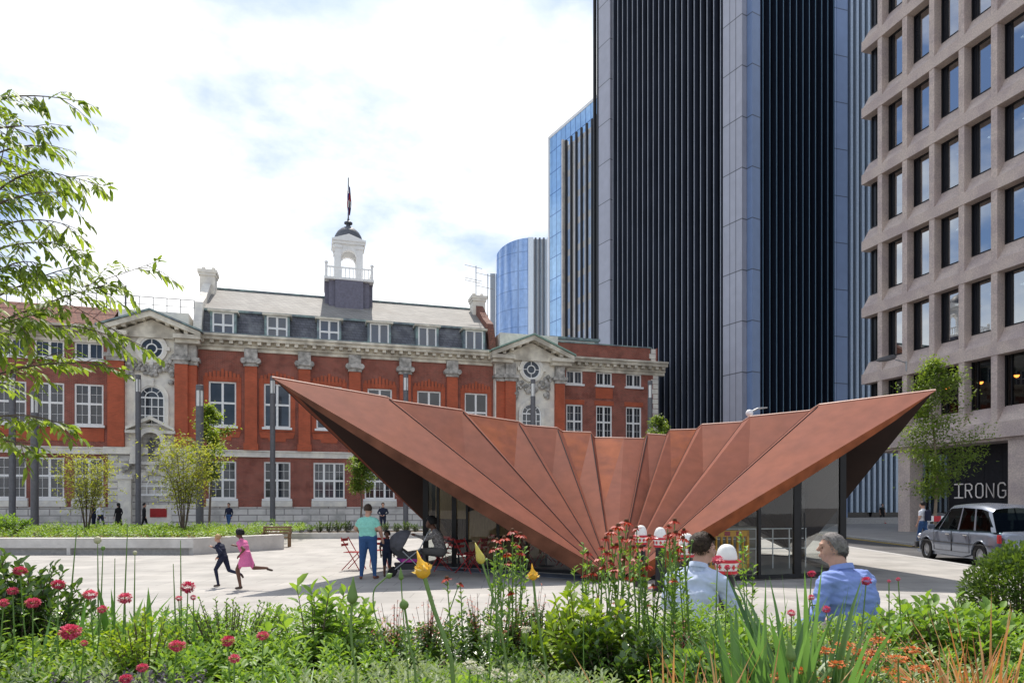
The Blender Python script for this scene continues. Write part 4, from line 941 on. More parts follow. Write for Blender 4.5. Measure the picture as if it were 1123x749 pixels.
# greenhouse
def cab(y, t):     # t 0..1 from belt to roof
    pass
belt = [(-2.12,.80),(-1.5,.82),(-.3,.83),(.75,.82),(1.25,.78)]; roofl = [(-1.62,.60),(-1.2,.64),(-.3,.66),(.35,.65),(.62,.6)]
rz_ = [1.62,1.72,1.76,1.73,1.66]
b = MB(); rg_ = []
for (by, bx), (ry, rx), zr_ in zip(belt, roofl, rz_):
    zt = float(top_z(by)); rg_.append([(bx,by,zt-.02),(rx+.02,ry,zr_-.12),(rx-.06,ry,zr_-.03),(rx-.25,ry,zr_),(0,ry,zr_+.02),(-rx+.25,ry,zr_),(-rx+.06,ry,zr_-.03),(-rx-.02,ry,zr_-.12),(-bx,by,zt-.02)])
nn = 9; b.add([p for r_ in rg_ for p in r_], [(i*nn+k, i*nn+k+1, (i+1)*nn+k+1, (i+1)*nn+k) for i in range(4) for k in range(1, nn-2)])
def lerp3(a, c, t): return tuple(a[i]+(c[i]-a[i])*t for i in range(3))
def pillar(a0, a1, c0, c1): b.quad(a0, c0, c1, a1)
for s_ in (1, -1):
    side = [((x_[0][0]*s_, x_[0][1], x_[0][2]), (x_[1][0]*s_, x_[1][1], x_[1][2])) for x_ in rg_]
    for (i0, t0, i1, t1) in ((0,0,0,.35),(1,.25,1,.33),(1,.95,2,.02),(3,.0,3,.12),(3,.88,3,1)):
        p0 = lerp3(side[i0][0], side[min(i0+1,4)][0], t0); p1 = lerp3(side[i0][1], side[min(i0+1,4)][1], t0); q0 = lerp3(side[i1][0], side[min(i1+1,4)][0], t1); q1 = lerp3(side[i1][1], side[min(i1+1,4)][1], t1)
        for off in (.008,): b.quad(*[(x_+s_*off, y_, z_) for x_, y_, z_ in (p0, q0, q1, p1)])
autosmooth(b.build('roof_shell', M['carpaint'], TX), 40)
for s_ in (1, -1):
    g_ = MB()
    for i in range(4): g_.quad(*[(x_*s_, y_, z_) for x_, y_, z_ in (rg_[i][0], rg_[i+1][0], rg_[i+1][1], rg_[i][1])])
    g_.build('side_window', M['carglass'], TX)
g_ = MB(); r0 = rg_[0]; g_.quad(r0[0], r0[1], r0[7], r0[8]); g_.build('rear_window', M['carglass'], TX)
g_ = MB(); r0 = rg_[4]; g_.quad(r0[0], r0[8], r0[7], r0[1]); g_.build('windscreen', M['carglass'], TX)
b = MB(); b.box(-.75,.75,-2.0,1.1,.5,.98); 
for sx in (-.4,.4): b.box(sx-.25,sx+.25,.35,.5,.9,1.35); b.box(sx-.3,sx+.3,-1.5,-1.3,.9,1.3)
b.build('interior', M['black'], TX)
for s_ in (-1, 1):
    for (y0, y1) in ((-.95, -.02), (0, 1.0)):
        b = MB(); x_ = s_*.872
        for (ya, yb, za, zb_) in ((y0,y0+.012,.36,.95),(y1-.012,y1,.36,.95),(y0,y1,.36,.372)): b.box(x_-.004, x_+.004, ya, yb, za, zb_)
        d_ = b.build('door', M['black'], TX); b = MB(); b.bbox(x_-.02 if s_>0 else x_-.02, x_+.02, y0+.08, y0+.3, .84, .875, .006); b.build('handle', M['chrome'], d_)
    b = MB(); b.box(s_*.875-.01, s_*.875+.01, -2.05, 2.1, .6, .625); b.build('side_trim', M['dark'], TX)
    b = MB(); b.bbox(s_*.8-.04, s_*.8+.04, -2.285, -2.18, .7, .92, .015); b.build('tail_lamp', mat('tail_lamp_red', (.4,.015,.02), .25), TX)
    b = MB(); b.ball((s_*.66, 2.26, .7), .11, 12); b.build('headlight', M['chrome'], TX, smooth=True)
    b = MB(); b.bbox(s_*.95-.1, s_*.95+.1, .95, 1.05, .98, 1.12, .02); b.build('wing_mirror', M['carpaint'], TX)
    for wy in (-1.42, 1.5):
        w_ = MB(); P_ = [(0,.31),(.02,.325),(.18,.325),(.2,.31),(.2,.2),(0,.2)]; n = 24
        vs_ = [(s_*(.66+a), wy+r_*math.cos(2*math.pi*k/n), .325+r_*math.sin(2*math.pi*k/n)) for a, r_ in P_ for k in range(n)]
        w_.add(vs_, [(i*n+k, i*n+(k+1)%n, ((i+1)%6)*n+(k+1)%n, ((i+1)%6)*n+k) for i in range(6) for k in range(n)]); wh = w_.build('wheel', M['rubber'], TX)
        r__ = MB(); vs_ = [(s_*(.66+a), wy+r_*math.cos(2*math.pi*k/n), .325+r_*math.sin(2*math.pi*k/n)) for a, r_ in ((.17,.205),(.15,.18),(.17,.12),(.185,.05),(.19,.002)) for k in range(n)]
        r__.add(vs_, [(i*n+k, i*n+(k+1)%n, (i+1)*n+(k+1)%n, (i+1)*n+k) for i in range(4) for k in range(n)]); r__.build('rim', M['galv'], wh)
b = MB(); b.bbox(-.82,.82,-2.36,-2.2,.34,.56,.03); b.bbox(-.82,.82,2.2,2.38,.34,.55,.03); b.build('bumper', M['dark'], TX)
b = MB(); b.box(-.26,.26,-2.375,-2.362,.4,.51); b.build('number_plate', M['barry'], TX)
# red and white boards and bits on the far footway
o = empty('works_barrier', gnd(1050, 27.2), R(4), 'red and white striped barrier boards on the far footway behind the taxi', 'barrier')
b = MB(); b.box(-1.25,1.25,-.02,.02,.98,1.2); b.box(-1.25,1.25,-.02,.02,.5,.62); bd_ = b.build('board', M['white'], o)
for k in range(4): b = MB(); b.box(-1.0+k*.62,-.7+k*.62,-.026,-.021,.98,1.2); b.build('red_band', M['bolred'], bd_)
for s_ in (-1.2,0,1.2): b = MB(); b.box(s_-.03,s_+.03,-.03,.03,0,1.2); b.box(s_-.05,s_+.05,-.3,.3,0,.06); b.build('leg', M['galv'], o)
o = empty('litter_bin', gnd(1030, 28.4), 0, 'dark grey bin with domed lid beyond the striped barrier', 'bin')
b = MB(); b.lathe([(.27,0),(.28,.05),(.28,1.0),(.26,1.02)], (0,0,0), 18); b.build('bin_body', M['dark'], o); b = MB(); b.lathe([(.3,1.02),(.3,1.15),(.22,1.27),(.02,1.33)], (0,0,0), 18); autosmooth(b.build('lid', M['grey'], o))
# ------------------------------------------------------------------ people: one continuous remeshed body each
SKINL = mat('skin_light', (.5,.29,.21), .55, var=.08, vs=30); SKIND = mat('skin_dark', (.13,.062,.04), .5, var=.08, vs=30)
def cloth(name, c, v=.1, vs=25): return mat(name, c, .85, var=v, vs=vs, bump=.25, bs=18)
C_MINT = cloth('mint_cotton', (.26,.62,.52)); C_JEAN = cloth('blue_denim', (.035,.09,.22)); C_NAVY = cloth('navy_cloth', (.015,.02,.045)); C_WHITE = cloth('white_cotton', (.72,.74,.78), .04)
C_BLUE = cloth('blue_shirt', (.22,.30,.62), .05); C_PALE = cloth('pale_blue_shirt', (.50,.57,.72), .04); C_BLACK = cloth('black_cloth', (.012,.012,.014)); C_PINK = cloth('pink_cloth', (.7,.17,.36)); C_GREY = mat('patterned_grey', (.12,.11,.11), .85, var=.1, vs=60, col2=(.38,.36,.35), cs=45)
C_GTR = cloth('grey_trousers', (.12,.115,.11)); SHOE = mat('shoe_leather', (.05,.03,.022), .5); SHOEB = mat('brown_shoe', (.2,.08,.05), .5); C_RED = cloth('red_cloth', (.45,.03,.04))
H_BROWN = mat('hair_brown', (.045,.028,.018), .6, var=.35, vs=60, bump=.6, bs=120); H_BLACK = mat('hair_black', (.01,.009,.009), .55, var=.3, vs=60, bump=.5, bs=120); H_GREY = mat('hair_grey', (.22,.2,.19), .6, var=.35, vs=50, bump=.6, bs=120); H_BLOND = mat('hair_blond', (.42,.27,.13), .6, var=.3, vs=50)
EYE = mat('eye_dark', (.02,.02,.02), .2)
def cap_pts(mb, a, b, ra, rb, n=12):       # tapered capsule
    a, b = Vector(a), Vector(b); d = (b-a); L_ = d.length; t = d.normalized()
    pts = [a-t*ra*.92, a-t*ra*.7, a-t*ra*.35]+[a.lerp(b, k/4) for k in range(5)]+[b+t*rb*.35, b+t*rb*.7, b+t*rb*.92]
    rr = [ra*.3, ra*.72, ra*.94]+[ra+(rb-ra)*k/4 for k in range(5)]+[rb*.94, rb*.72, rb*.3]
    mb.tube(pts, rr, n)
def blob(mb, c, rx, ry, rz, rot=0, n=14):
    k = 8; c = Vector(c); vs = []
    for i in range(k+1):
        th = math.pi*i/k
        for j in range(n):
            p = Vector((max(.01, math.sin(th))*rx*math.cos(2*math.pi*j/n), max(.01, math.sin(th))*ry*math.sin(2*math.pi*j/n), -math.cos(th)*rz))
            if rot: p.rotate(Matrix.Rotation(rot, 3, 'X'))
            vs.append(c+p)
    mb.add(vs, [(i*n+j, i*n+(j+1) % n, (i+1)*n+(j+1) % n, (i+1)*n+j) for i in range(k) for j in range(n)]+[tuple(range(n-1,-1,-1)), tuple(k*n+j for j in range(n))])
def hand(mb, w_, d, up, s, side=1):
    d = Vector(d).normalized(); up = Vector(up); sd_ = d.cross(up).normalized()*side; up = sd_.cross(d).normalized()*side
    w_ = Vector(w_); palm = w_+d*.05*s
    cap_pts(mb, w_+d*.015*s, w_+d*.07*s, .030*s, .034*s, 8)
    for k, (o_, ln) in enumerate(((-.028,.06),(-.01,.072),(.009,.068),(.027,.052))):
        k0 = w_+d*.085*s+sd_*o_*s; k1 = k0+d*ln*.5*s-up*.008*s; k2 = k1+d*ln*.42*s-up*.024*s
        mb.tube([k0-d*.02*s, k0, k1, k2], [.0095*s, .0095*s, .0085*s, .006*s], 6)
    t0 = w_+d*.03*s-sd_*.028*s; mb.tube([t0, t0+(d*.6-sd_*.75).normalized()*.035*s, t0+(d*.9-sd_*.45).normalized()*.062*s], [.012*s,.010*s,.007*s], 6)
def person(name, loc, rz, J, mats, regions, hair=None, label='', vox=.016, scale=1, hands=True, bulk=1, group=None, skirt=None, shirt_hang=0, face=True, longsleeve=False):
    """J: joints; mats: dict part->material; local +y is the way the person faces"""
    root = empty('person', loc, rz, label, 'person', group); root.scale = (scale,)*3
    mb = MB(); segs = []
    def seg_(a, b_, ra, rb, reg): cap_pts(mb, J[a] if isinstance(a, str) else a, J[b_] if isinstance(b_, str) else b_, ra*1, rb*1); segs.append((Vector(J[a]) if isinstance(a, str) else Vector(a), Vector(J[b_]) if isinstance(b_, str) else Vector(b_), reg, (ra+rb)/2))
    k = bulk; pel, chest, neck, head = [Vector(J[q]) for q in ('pelvis', 'chest', 'neck', 'head')]
    up = (chest-pel).normalized(); shl, shr = Vector(J['shl']), Vector(J['shr']); hl_, hr_ = Vector(J['hipl']), Vector(J['hipr'])
    ax = (shr-shl).normalized()
    # torso as stacked capsules across the body
    for t, wdt, dep in ((0,.105,.112),(.25,.098,.108),(.5,.095,.107),(.75,.12,.115),(1.0,.135,.105)):
        c = pel.lerp(chest, t); c0 = c-ax*wdt*k*.62; c1 = c+ax*wdt*k*.62; cap_pts(mb, c0, c1, dep*k, dep*k); 
    segs.append((pel-up*.05, pel+up*.05, 'hip', .15)); segs.append((pel.lerp(chest,.3), chest, 'torso', .16))
    for s_, sh_ in ((-1, shl), (1, shr)):
        lo = sh_-Vector((0,0,.045)); cap_pts(mb, chest+up*.0-ax*0, chest.lerp(lo, .72), .11*k, .085*k); cap_pts(mb, neck-up*.045, lo, .052, .050*k)
    segs.append((shl, shr, 'torso', .08))
    seg_(chest+(neck-chest)*.6, neck+(head-neck)*.3, .064*min(k,1.15), .058*min(k,1.12), 'neck')
    # head
    f = Vector(J.get('face', (0,1,0))).normalized(); upz = (head-neck).normalized() if 'face' not in J else Vector((0,0,1))
    rgt = f.cross(Vector((0,0,1))).normalized()
    hm_ = MB()
    def HP(x, y, z): return head+rgt*x+f*y+Vector((0,0,1))*z
    bl_ = MB()
    blob(bl_, (0,0,.025), .077, .094, .098, 0, 18); blob(bl_, (0,.03,-.045), .056, .062, .068, 0, 14); blob(bl_, (0,.062,-.083), .026, .022, .02)
    if face:
        bl_.tube([(0,.098,.012),(0,.118,-.028)], [.010,.016], 8); blob(bl_, (0,.098,-.055), .026, .012, .008); blob(bl_, (0,.097,-.068), .022, .012, .007); blob(bl_, (0,.088,.032), .05, .016, .011)
        for s_ in (-1,1): blob(bl_, (s_*.078,-.008,-.005), .009, .02, .032); blob(bl_, (s_*.04,.07,-.03), .025,.02,.028)
    mb.add([HP(*v) for v in bl_.v], bl_.f); segs.append((head+Vector((0,0,-.07))+f*.03, head+Vector((0,0,.05)), 'head', .09))
    for s_, S_ in (('l', -1), ('r', 1)):
        reg = regions
        seg_(Vector(J['sh'+s_])-Vector((0,0,.055)), 'el'+s_, .056*k, .043*k, 'uarm'); seg_('el'+s_, 'wr'+s_, .040*k, .026, 'farm')
        if hands:
            d = Vector(J['wr'+s_])-Vector(J['el'+s_]); hand(mb, J['wr'+s_], d, J.get('hup', (0,.3,1)) , 1.0, S_); segs.append((Vector(J['wr'+s_])+d.normalized()*.03, Vector(J['wr'+s_])+d.normalized()*.16, 'hand', .04))
        seg_('hip'+s_, 'kn'+s_, .1*k, .064*k, 'thigh'); seg_('kn'+s_, 'an'+s_, .064*k, .04, 'calf')
        toe = Vector(J['toe'+s_]) if 'toe'+s_ in J else Vector(J['an'+s_])+Vector((0,.15,-.05)); an = Vector(J['an'+s_])
        heel = an+Vector((0,-.03,-.03)); cap_pts(mb, heel, toe, .042, .034, 10); segs.append((heel, toe, 'foot', .045)); cap_pts(mb, an, heel, .036, .04)
    if skirt:
        z0, z1, r0, r1 = skirt; nn_ = 20
        mb.lathe([(r0, z1), ((r0+r1)/2, (z0+z1)/2), (r1, z0)], (pel.x, pel.y, 0), nn_, 0, 1, .8); segs.append((Vector((pel.x,pel.y,z0+.03)), Vector((pel.x,pel.y,z1)), 'skirt', r1))
    body = mb.build('body', list(mats.values()), root)
    md = body.modifiers.new('r', 'REMESH'); md.mode = 'VOXEL'; md.voxel_size = vox; md.adaptivity = 0
    ms_ = body.modifiers.new('s', 'SMOOTH'); ms_.factor = .5; ms_.iterations = 2 if vox > .012 else 3
    bpy.context.view_layer.update(); dg = bpy.context.evaluated_depsgraph_get()
    me = bpy.data.meshes.new_from_object(body.evaluated_get(dg)); body.modifiers.clear(); old = body.data; body.data = me; bpy.data.meshes.remove(old)
    me.materials.clear(); keys = list(mats.keys())
    for q in mats.values(): me.materials.append(q)
    n = len(me.polygons); C = np.zeros(n*3); me.polygons.foreach_get('center', C); C = C.reshape(-1, 3)
    best = np.full(n, 1e9); idx = np.zeros(n, int)
    for a, b_, reg, r_ in segs:
        a_ = np.array(a); d_ = np.array(b_-a); L2 = max(1e-9, d_@d_); t = np.clip(((C-a_)@d_)/L2, 0, 1); dist = np.linalg.norm(C-(a_+t[:, None]*d_), axis=1)-r_
        m_ = regions.get(reg, reg); mi = keys.index(m_) if m_ in keys else 0
        if isinstance(m_, tuple):
            pass
        u_ = dist < best; best[u_] = dist[u_]; idx[u_] = mi
        if reg == 'uarm' and not longsleeve:
            u2 = u_ & (t > .62); idx[u2] = keys.index('skin')
    # neckline: skin above collar height is kept for neck and head
    me.polygons.foreach_set('material_index', idx.astype(np.int32)); me.polygons.foreach_set('use_smooth', [True]*n); me.update()
    if face:
        for s_ in (-1,1):
            e = MB(); e.ball(HP(s_*.031, .084, .006), .0062, 8); e.build('eye', EYE, root, smooth=True)
    if hair:
        hb = MB(); kind, hmat = hair
        nn_, kk = 22, 12; vs = []
        for i in range(kk+1):
            th = math.pi*.62*i/kk
            for j in range(nn_):
                an = 2*math.pi*j/nn_; fr_ = math.sin(an)          # +1 = front
                lim = 1.0 if fr_ < .1 else 1-.52*min(1, (fr_-.1)/.6)
                if kind == 'bald': lim = 1.0 if fr_ < -.1 else 1-.62*min(1,(fr_+.1)/.7)
                edge_ = 1-.085*(i/kk)**5
                if kind == 'long': lim *= 1.25 if fr_ < .2 else 1.0
                t2 = th*lim; jit = 1+.035*math.sin(j*5.1+i*2.3)+.03*mnoise.noise(Vector((j*.9, i*.9, len(label)*.37)))
                base = edge_k(kind, i/kk)*{'bald': 1.02, 'short': 1.075, 'long': 1.16, 'afro': 1.38, 'bun': 1.1}[kind]; base *= 1+(.06 if (kind == 'short' and fr_ > .2 and i < 6) else 0)
                vs.append(HP(.079*base*math.sin(t2)*math.cos(an)*jit, (.097*math.sin(t2)*math.sin(an))*base*jit-.004, .025+.1*math.cos(t2)*base*jit))
        hb.add(vs, [(i*nn_+j, i*nn_+(j+1) % nn_, (i+1)*nn_+(j+1) % nn_, (i+1)*nn_+j) for i in range(kk) for j in range(nn_)])
        if kind == 'long': hb.tube([HP(0,-.07,0), HP(0,-.09,-.08), HP(0,-.085,-.17), HP(0,-.07,-.24)], [.08,.085,.07,.03], 12, flat=.6)
        if kind == 'bun': hb.ball(HP(0,-.1,.07), .045, 12)
        ho_ = hb.build('hair', hmat, root, smooth=True)
        so_ = ho_.modifiers.new('so', 'SOLIDIFY'); so_.thickness = .012; so_.offset = -1
        if vox < .01:                                 # strands of short hair on the near heads
            sb = MB(); rh = random.Random(len(label))
            for q_ in range(1500):
                an = rh.random()*2*math.pi; fr_ = math.sin(an); lim = 1.0 if fr_ < .1 else 1-.5*min(1, (fr_-.1)/.6)
                if kind == 'bald' and rh.random() < .0: continue
                th = math.pi*.66*lim*math.sqrt(rh.random()); bs_ = 1.03 if kind == 'bald' else 1.09
                p = HP(.079*bs_*math.sin(th)*math.cos(an), .097*bs_*math.sin(th)*math.sin(an)-.004, .025+.1*math.cos(th)*bs_)
                o_ = (p-head).normalized(); tg = Vector((rh.gauss(0,.5), rh.gauss(0,.5), -.7)); tg = (tg-o_*tg.dot(o_)).normalized()
                if fr_ > .1: tg = (tg*.4+rgt*.9).normalized()
                d_ = (o_*(.35 if kind == 'bald' else .5)+tg).normalized(); ln = .022+.014*rh.random(); sd_ = d_.cross(o_).normalized()*.0022
                sb.add([p-sd_, p+sd_, p+d_*ln*.6+sd_*.7+o_*.002, p+d_*ln], [(0,1,2,3)])
            sb.build('hair_strands', hmat, ho_)
    return root
def edge_k(kind, t): return 1-(.075 if kind in ('bald','short') else 0)*t**5
def stand(h=1.7, sw=.19, arms=((-.08,.02),(.08,.02)), stride=0, lean=0):
    s = h/1.7
    J = dict(pelvis=(0,0,.95), chest=(0,lean*.6,1.28), neck=(0,lean*.8+.0,1.45), head=(0,lean+.02,1.585), shl=(-sw,lean*.7,1.38), shr=(sw,lean*.7,1.38),
             ell=(-sw-.07,lean*.5-.02,1.1), elr=(sw+.07,lean*.5-.02,1.1), wrl=(-sw-.06,.08+lean,.86), wrr=(sw+.06,.08+lean,.86),
             hipl=(-.09,0,.92), hipr=(.09,0,.92), knl=(-.1,stride*.25+.02,.5), knr=(.1,-stride*.2+.02,.5), anl=(-.1,stride*.5,.08), anr=(.1,-stride*.5,.08), face=(0,1,0),
             toel=(-.12,stride*.5+.14,.035), toer=(.12,-stride*.5+.14,.035))
    return J, s
REGT = dict(hip='legs', torso='top', neck='skin', head='skin', uarm='top', farm='skin', hand='skin', thigh='legs', calf='legs', foot='shoe', skirt='top')
def regs(**k): d = dict(REGT); d.update(k); return d
def mk(top, legs, skin=SKINL, shoe=SHOE): return dict(skin=skin, top=top, legs=legs, shoe=shoe)
# woman in mint shirt, seen from behind
J, s = stand(); J.update(ell=(-.3,.05,1.16), wrl=(-.22,.26,1.02), elr=(.29,-.03,1.13), wrr=(.31,.1,.92), anl=(-.15,-.02,.08), anr=(.15,.03,.08), toel=(-.2,.1,.035), toer=(.19,.16,.035), knl=(-.13,.02,.5), knr=(.13,.03,.5), face=(.35,1,-.1))
person('w', gnd(403.5, 15.0), R(-4), J, mk(C_MINT, C_JEAN, SKINL, SHOEB), regs(), ('short', H_BROWN), 'woman in mint green t-shirt and blue jeans standing with her back turned', scale=.955, bulk=1.26)
# small child in navy
J, s = stand(); J.update(face=(.6,.8,0))
person('c', gnd(424.5, 15.6), R(200), J, mk(C_NAVY, C_NAVY, SKIND), regs(calf='skin'), ('afro', H_BLACK), 'small child in navy shirt and shorts beside the pushchair', scale=.60, bulk=1.1)
# seated woman with pushchair
J = dict(pelvis=(0,0,.52), chest=(0,.1,.86), neck=(0,.17,1.02), head=(0,.24,1.15), shl=(-.19,.13,.95), shr=(.19,.13,.95), ell=(-.24,.33,.8), elr=(.24,.33,.8), wrl=(-.18,.56,.88), wrr=(.16,.56,.86),
         hipl=(-.1,.02,.5), hipr=(.1,.02,.5), knl=(-.16,.46,.52), knr=(.16,.46,.5), anl=(-.15,.3,.08), anr=(.15,.4,.08), toel=(-.15,.45,.035), toer=(.15,.55,.035), face=(-.1,1,-.15))
person('s', gnd(484, 16.2), R(92), J, mk(C_GREY, C_GTR, SKIND, SHOE), regs(farm='top'), ('afro', H_BLACK), 'seated woman in patterned grey top leaning towards the pushchair', bulk=1.2, scale=1.04, longsleeve=True)
# man in dark suit behind
J, s = stand(); J.update(wrl=(-.1,.22,1.0), ell=(-.3,.0,1.12), wrr=(.12,.22,1.0), elr=(.3,.0,1.12))
person('m', gnd(420, 41), R(185), J, mk(C_NAVY, C_NAVY), regs(farm='top'), ('short', H_BROWN), 'man in dark navy suit standing beyond the low kerb wall', scale=1.04, vox=.02, longsleeve=True)
# running children
def run(left=True):
    return dict(pelvis=(0,0,.98), chest=(0,.12,1.3), neck=(0,.17,1.46), head=(0,.22,1.6), shl=(-.18,.14,1.4), shr=(.18,.14,1.4), ell=(-.24,-.1,1.17), elr=(.24,.3,1.2), wrl=(-.2,.08,1.0), wrr=(.14,.5,1.3),
         hipl=(-.09,0,.94), hipr=(.09,0,.94), knl=(-.1,.22,.58), knr=(.1,-.14,.54), anl=(-.1,.12,.09), anr=(.1,-.58,.42), toel=(-.1,.27,.035), toer=(.1,-.66,.32), face=(0,1,-.05))
person('r', gnd(245, 13.6), R(78), run(), mk(C_NAVY, C_NAVY, SKINL, SHOE), regs(farm='top'), ('short', H_BLOND), 'fair haired child in navy running across the paving', scale=.60, longsleeve=True, group='running children')
J = run(); J.update(anr=(.1,-.62,.62), toer=(.1,-.78,.56), knr=(.1,-.18,.62), wrr=(.2,.52,1.25))
person('r', gnd(270, 13.2), R(76), J, mk(C_PINK, C_PINK, SKIND, SHOE), regs(thigh='skin', calf='skin'), ('afro', H_BLACK), 'dark haired girl in pink dress running behind the other child', scale=.665, skirt=(.66,1.1,.13,.23), group='running children')
# dark statue in the niche
J, s = stand(); J.update(ell=(-.28,.05,1.12), wrl=(-.1,.2,1.15), face=(0,-1,0)); STN = mat('statue_lead', (.10,.10,.11), .6, var=.3)
J = {k_: (v_[0], -v_[1], v_[2]) if isinstance(v_, tuple) else v_ for k_, v_ in J.items()}; J['face'] = (0,-1,0)
_p = P0+U*cst+W*(yst-.28)
st_ = person('st', (_p.x, _p.y, 4.64), A, J, mk(STN, STN, STN, STN), regs(), ('short', STN), 'dark lead statue of a standing figure in the arched stone niche', vox=.025, scale=.95, skirt=(.55,1.0,.15,.2)); st_.name = 'statue'; st_['category'] = 'statue'
# people by the stone bay and elsewhere far off
FARP = [(103, 45.5, R(95), C_NAVY, C_NAVY, 'short', H_BLACK, 'figure in dark clothes just left of the man in white shirt', False, 0),
        (110, 44, R(250), C_WHITE, C_NAVY, 'bald', H_GREY, 'man in white shirt and dark trousers walking behind the young tree', True, .5),
        (130, 44.5, R(70), C_BLACK, C_BLACK, 'long', H_BLACK, 'woman in long black dress walking before the stone base', True, .3),
        (158, 44, R(-60), C_BLACK, C_BLACK, 'short', H_BLACK, 'woman in black passing the thin lamp post by the red notice', True, .5),
        (251, 45, R(170), C_NAVY, C_JEAN, 'short', H_BROWN, 'man in navy jacket walking by the brick wall left of the thin lamp post', True, .5),
        (1012.5, 26.4, R(28), C_WHITE, C_JEAN, 'short', H_BLACK, 'man in white t-shirt with dark backpack walking on the far footway', False, .35),
        (961.5, 62, R(140), C_NAVY, C_NAVY, 'short', H_BLACK, 'distant walker in blue beside the striped tower base', False, .2),
        (967.5, 61, R(190), C_BLACK, C_BLACK, 'short', H_BROWN, 'distant walker in black t-shirt and shorts with red shoes by the tower base', False, .4)]
for (px, Y, rz, top, legs, hk, hm2, lab, ls, strd) in FARP:
    J, s = stand(stride=strd); 
    kw = dict(skirt=(.35,1.0,.14,.26)) if 'dress' in lab else {}
    pr = person('f', gnd(px, Y, 0 if px > 900 else .0), rz, J, mk(top, legs, SKINL, C_RED if 'red shoes' in lab else SHOE), regs(farm='top' if ls else 'skin', calf='skin' if ('shorts' in lab or 'dress' in lab) else 'legs'), (hk, hm2), lab, scale=1.03, vox=.024, longsleeve=ls, **kw)
    if 'backpack' in lab:
        bpk = MB(); bpk.bbox(-.14,.14,-.15,.0,0,.42,.05); bo = bpk.build('backpack', C_NAVY); bo.location = pr.location+Vector((.03,-.13,1.03)); bo.rotation_euler = (0,0,rz); tag(bo, 'dark blue backpack on the back of the man in white t-shirt', 'backpack')
# the two seated men near the bed
def sit(face, lean=.12): return dict(pelvis=(0,0,.56), chest=(0,lean,.93), neck=(0,lean+.075,1.10), head=(0,lean+.125,1.215), shl=(-.215,lean,1.02), shr=(.215,lean,1.02), ell=(-.30,lean+.06,.74), elr=(.30,lean+.06,.74), wrl=(-.2,lean+.3,.62), wrr=(.2,lean+.3,.62),
     hipl=(-.1,.02,.53), hipr=(.1,.02,.53), knl=(-.16,.48,.52), knr=(.16,.48,.52), anl=(-.16,.5,.08), anr=(.16,.5,.08), toel=(-.17,.64,.035), toer=(.17,.64,.035), face=face)
J = sit((-.80,.66,.16)); J.update(ell=(-.34,.1,.73), wrl=(-.27,.36,.60))
old = person('o', (2.65, 5.2, .05), R(24), J, mk(C_BLUE, C_GTR), regs(farm='top'), ('bald', H_GREY), 'older man with grey receding hair in blue shirt sitting with his back turned, looking left', vox=.0085, longsleeve=True, bulk=1.28)
J = sit((.68,.74,-.08), .16)
yng = person('y', (1.40, 5.45, .04), R(-40), J, mk(C_PALE, C_NAVY), regs(farm='top'), ('short', H_BROWN), 'young man with short dark hair in pale blue shirt sitting behind the red flowers', vox=.0085, longsleeve=True, bulk=1.05)
def collar(pr, J, m, k):
    b = MB(); n = 24; c = Vector(J['neck'])-Vector((0,.03,.02)); P_ = []
    for (r_, z) in ((.078,-.05),(.07,.0),(.066,.028),(.072,.026),(.084,-.012)): P_ += [(c.x+r_*k*math.cos(2*math.pi*j/n), c.y+r_*k*math.sin(2*math.pi*j/n)*1.0, c.z+z-.02*math.sin(2*math.pi*j/n)) for j in range(n)]
    b.add(P_, [(i*n+j, i*n+(j+1) % n, (i+1)*n+(j+1) % n, (i+1)*n+j) for i in range(4) for j in range(n)]); b.build('shirt_collar', m, pr, smooth=True)
collar(old, sit(0), C_BLUE, 1.12); collar(yng, sit(0, .16), C_PALE, 1.02)
# shirt wrinkles: gentle noise displacement on the two near bodies
for pr, seed in ((old, 3.1), (yng, 7.7)):
    for ch_ in pr.children:
        if ch_.name.startswith('body'):
            me = ch_.data; n = len(me.vertices); V = np.zeros(n*3); me.vertices.foreach_get('co', V); V = V.reshape(-1,3); Nn = np.zeros(n*3); me.vertices.foreach_get('normal', Nn); Nn = Nn.reshape(-1,3)
            for i in range(n):
                z = V[i,2]
                if .5 < z < 1.06:
                    p = Vector(V[i]); a = mnoise.noise(Vector((p.x*5+p.z*4+seed, p.y*4, p.z*13-p.x*5)))+.45*mnoise.noise(Vector((p.x*9+seed, p.y*8, p.z*34+p.x*16)))
                    V[i] += Nn[i]*(.009*(1-abs(a)*2.4))
            me.vertices.foreach_set('co', V.ravel()); me.update()
wt = MB(); wt.tube([(-.268,.355,.61),(-.266,.36,.602)], .032, 12); wt.build('wristwatch', M['black'], old)
# seat wall they sit on (edge of the flower bed)
b = MB(); b.bbox(-8, 8, 4.98, 5.55, 0, .47, .02); tag(b.build('seat_wall', M['planter']), 'pale concrete seat wall along the flower bed under the seated men', 'wall')
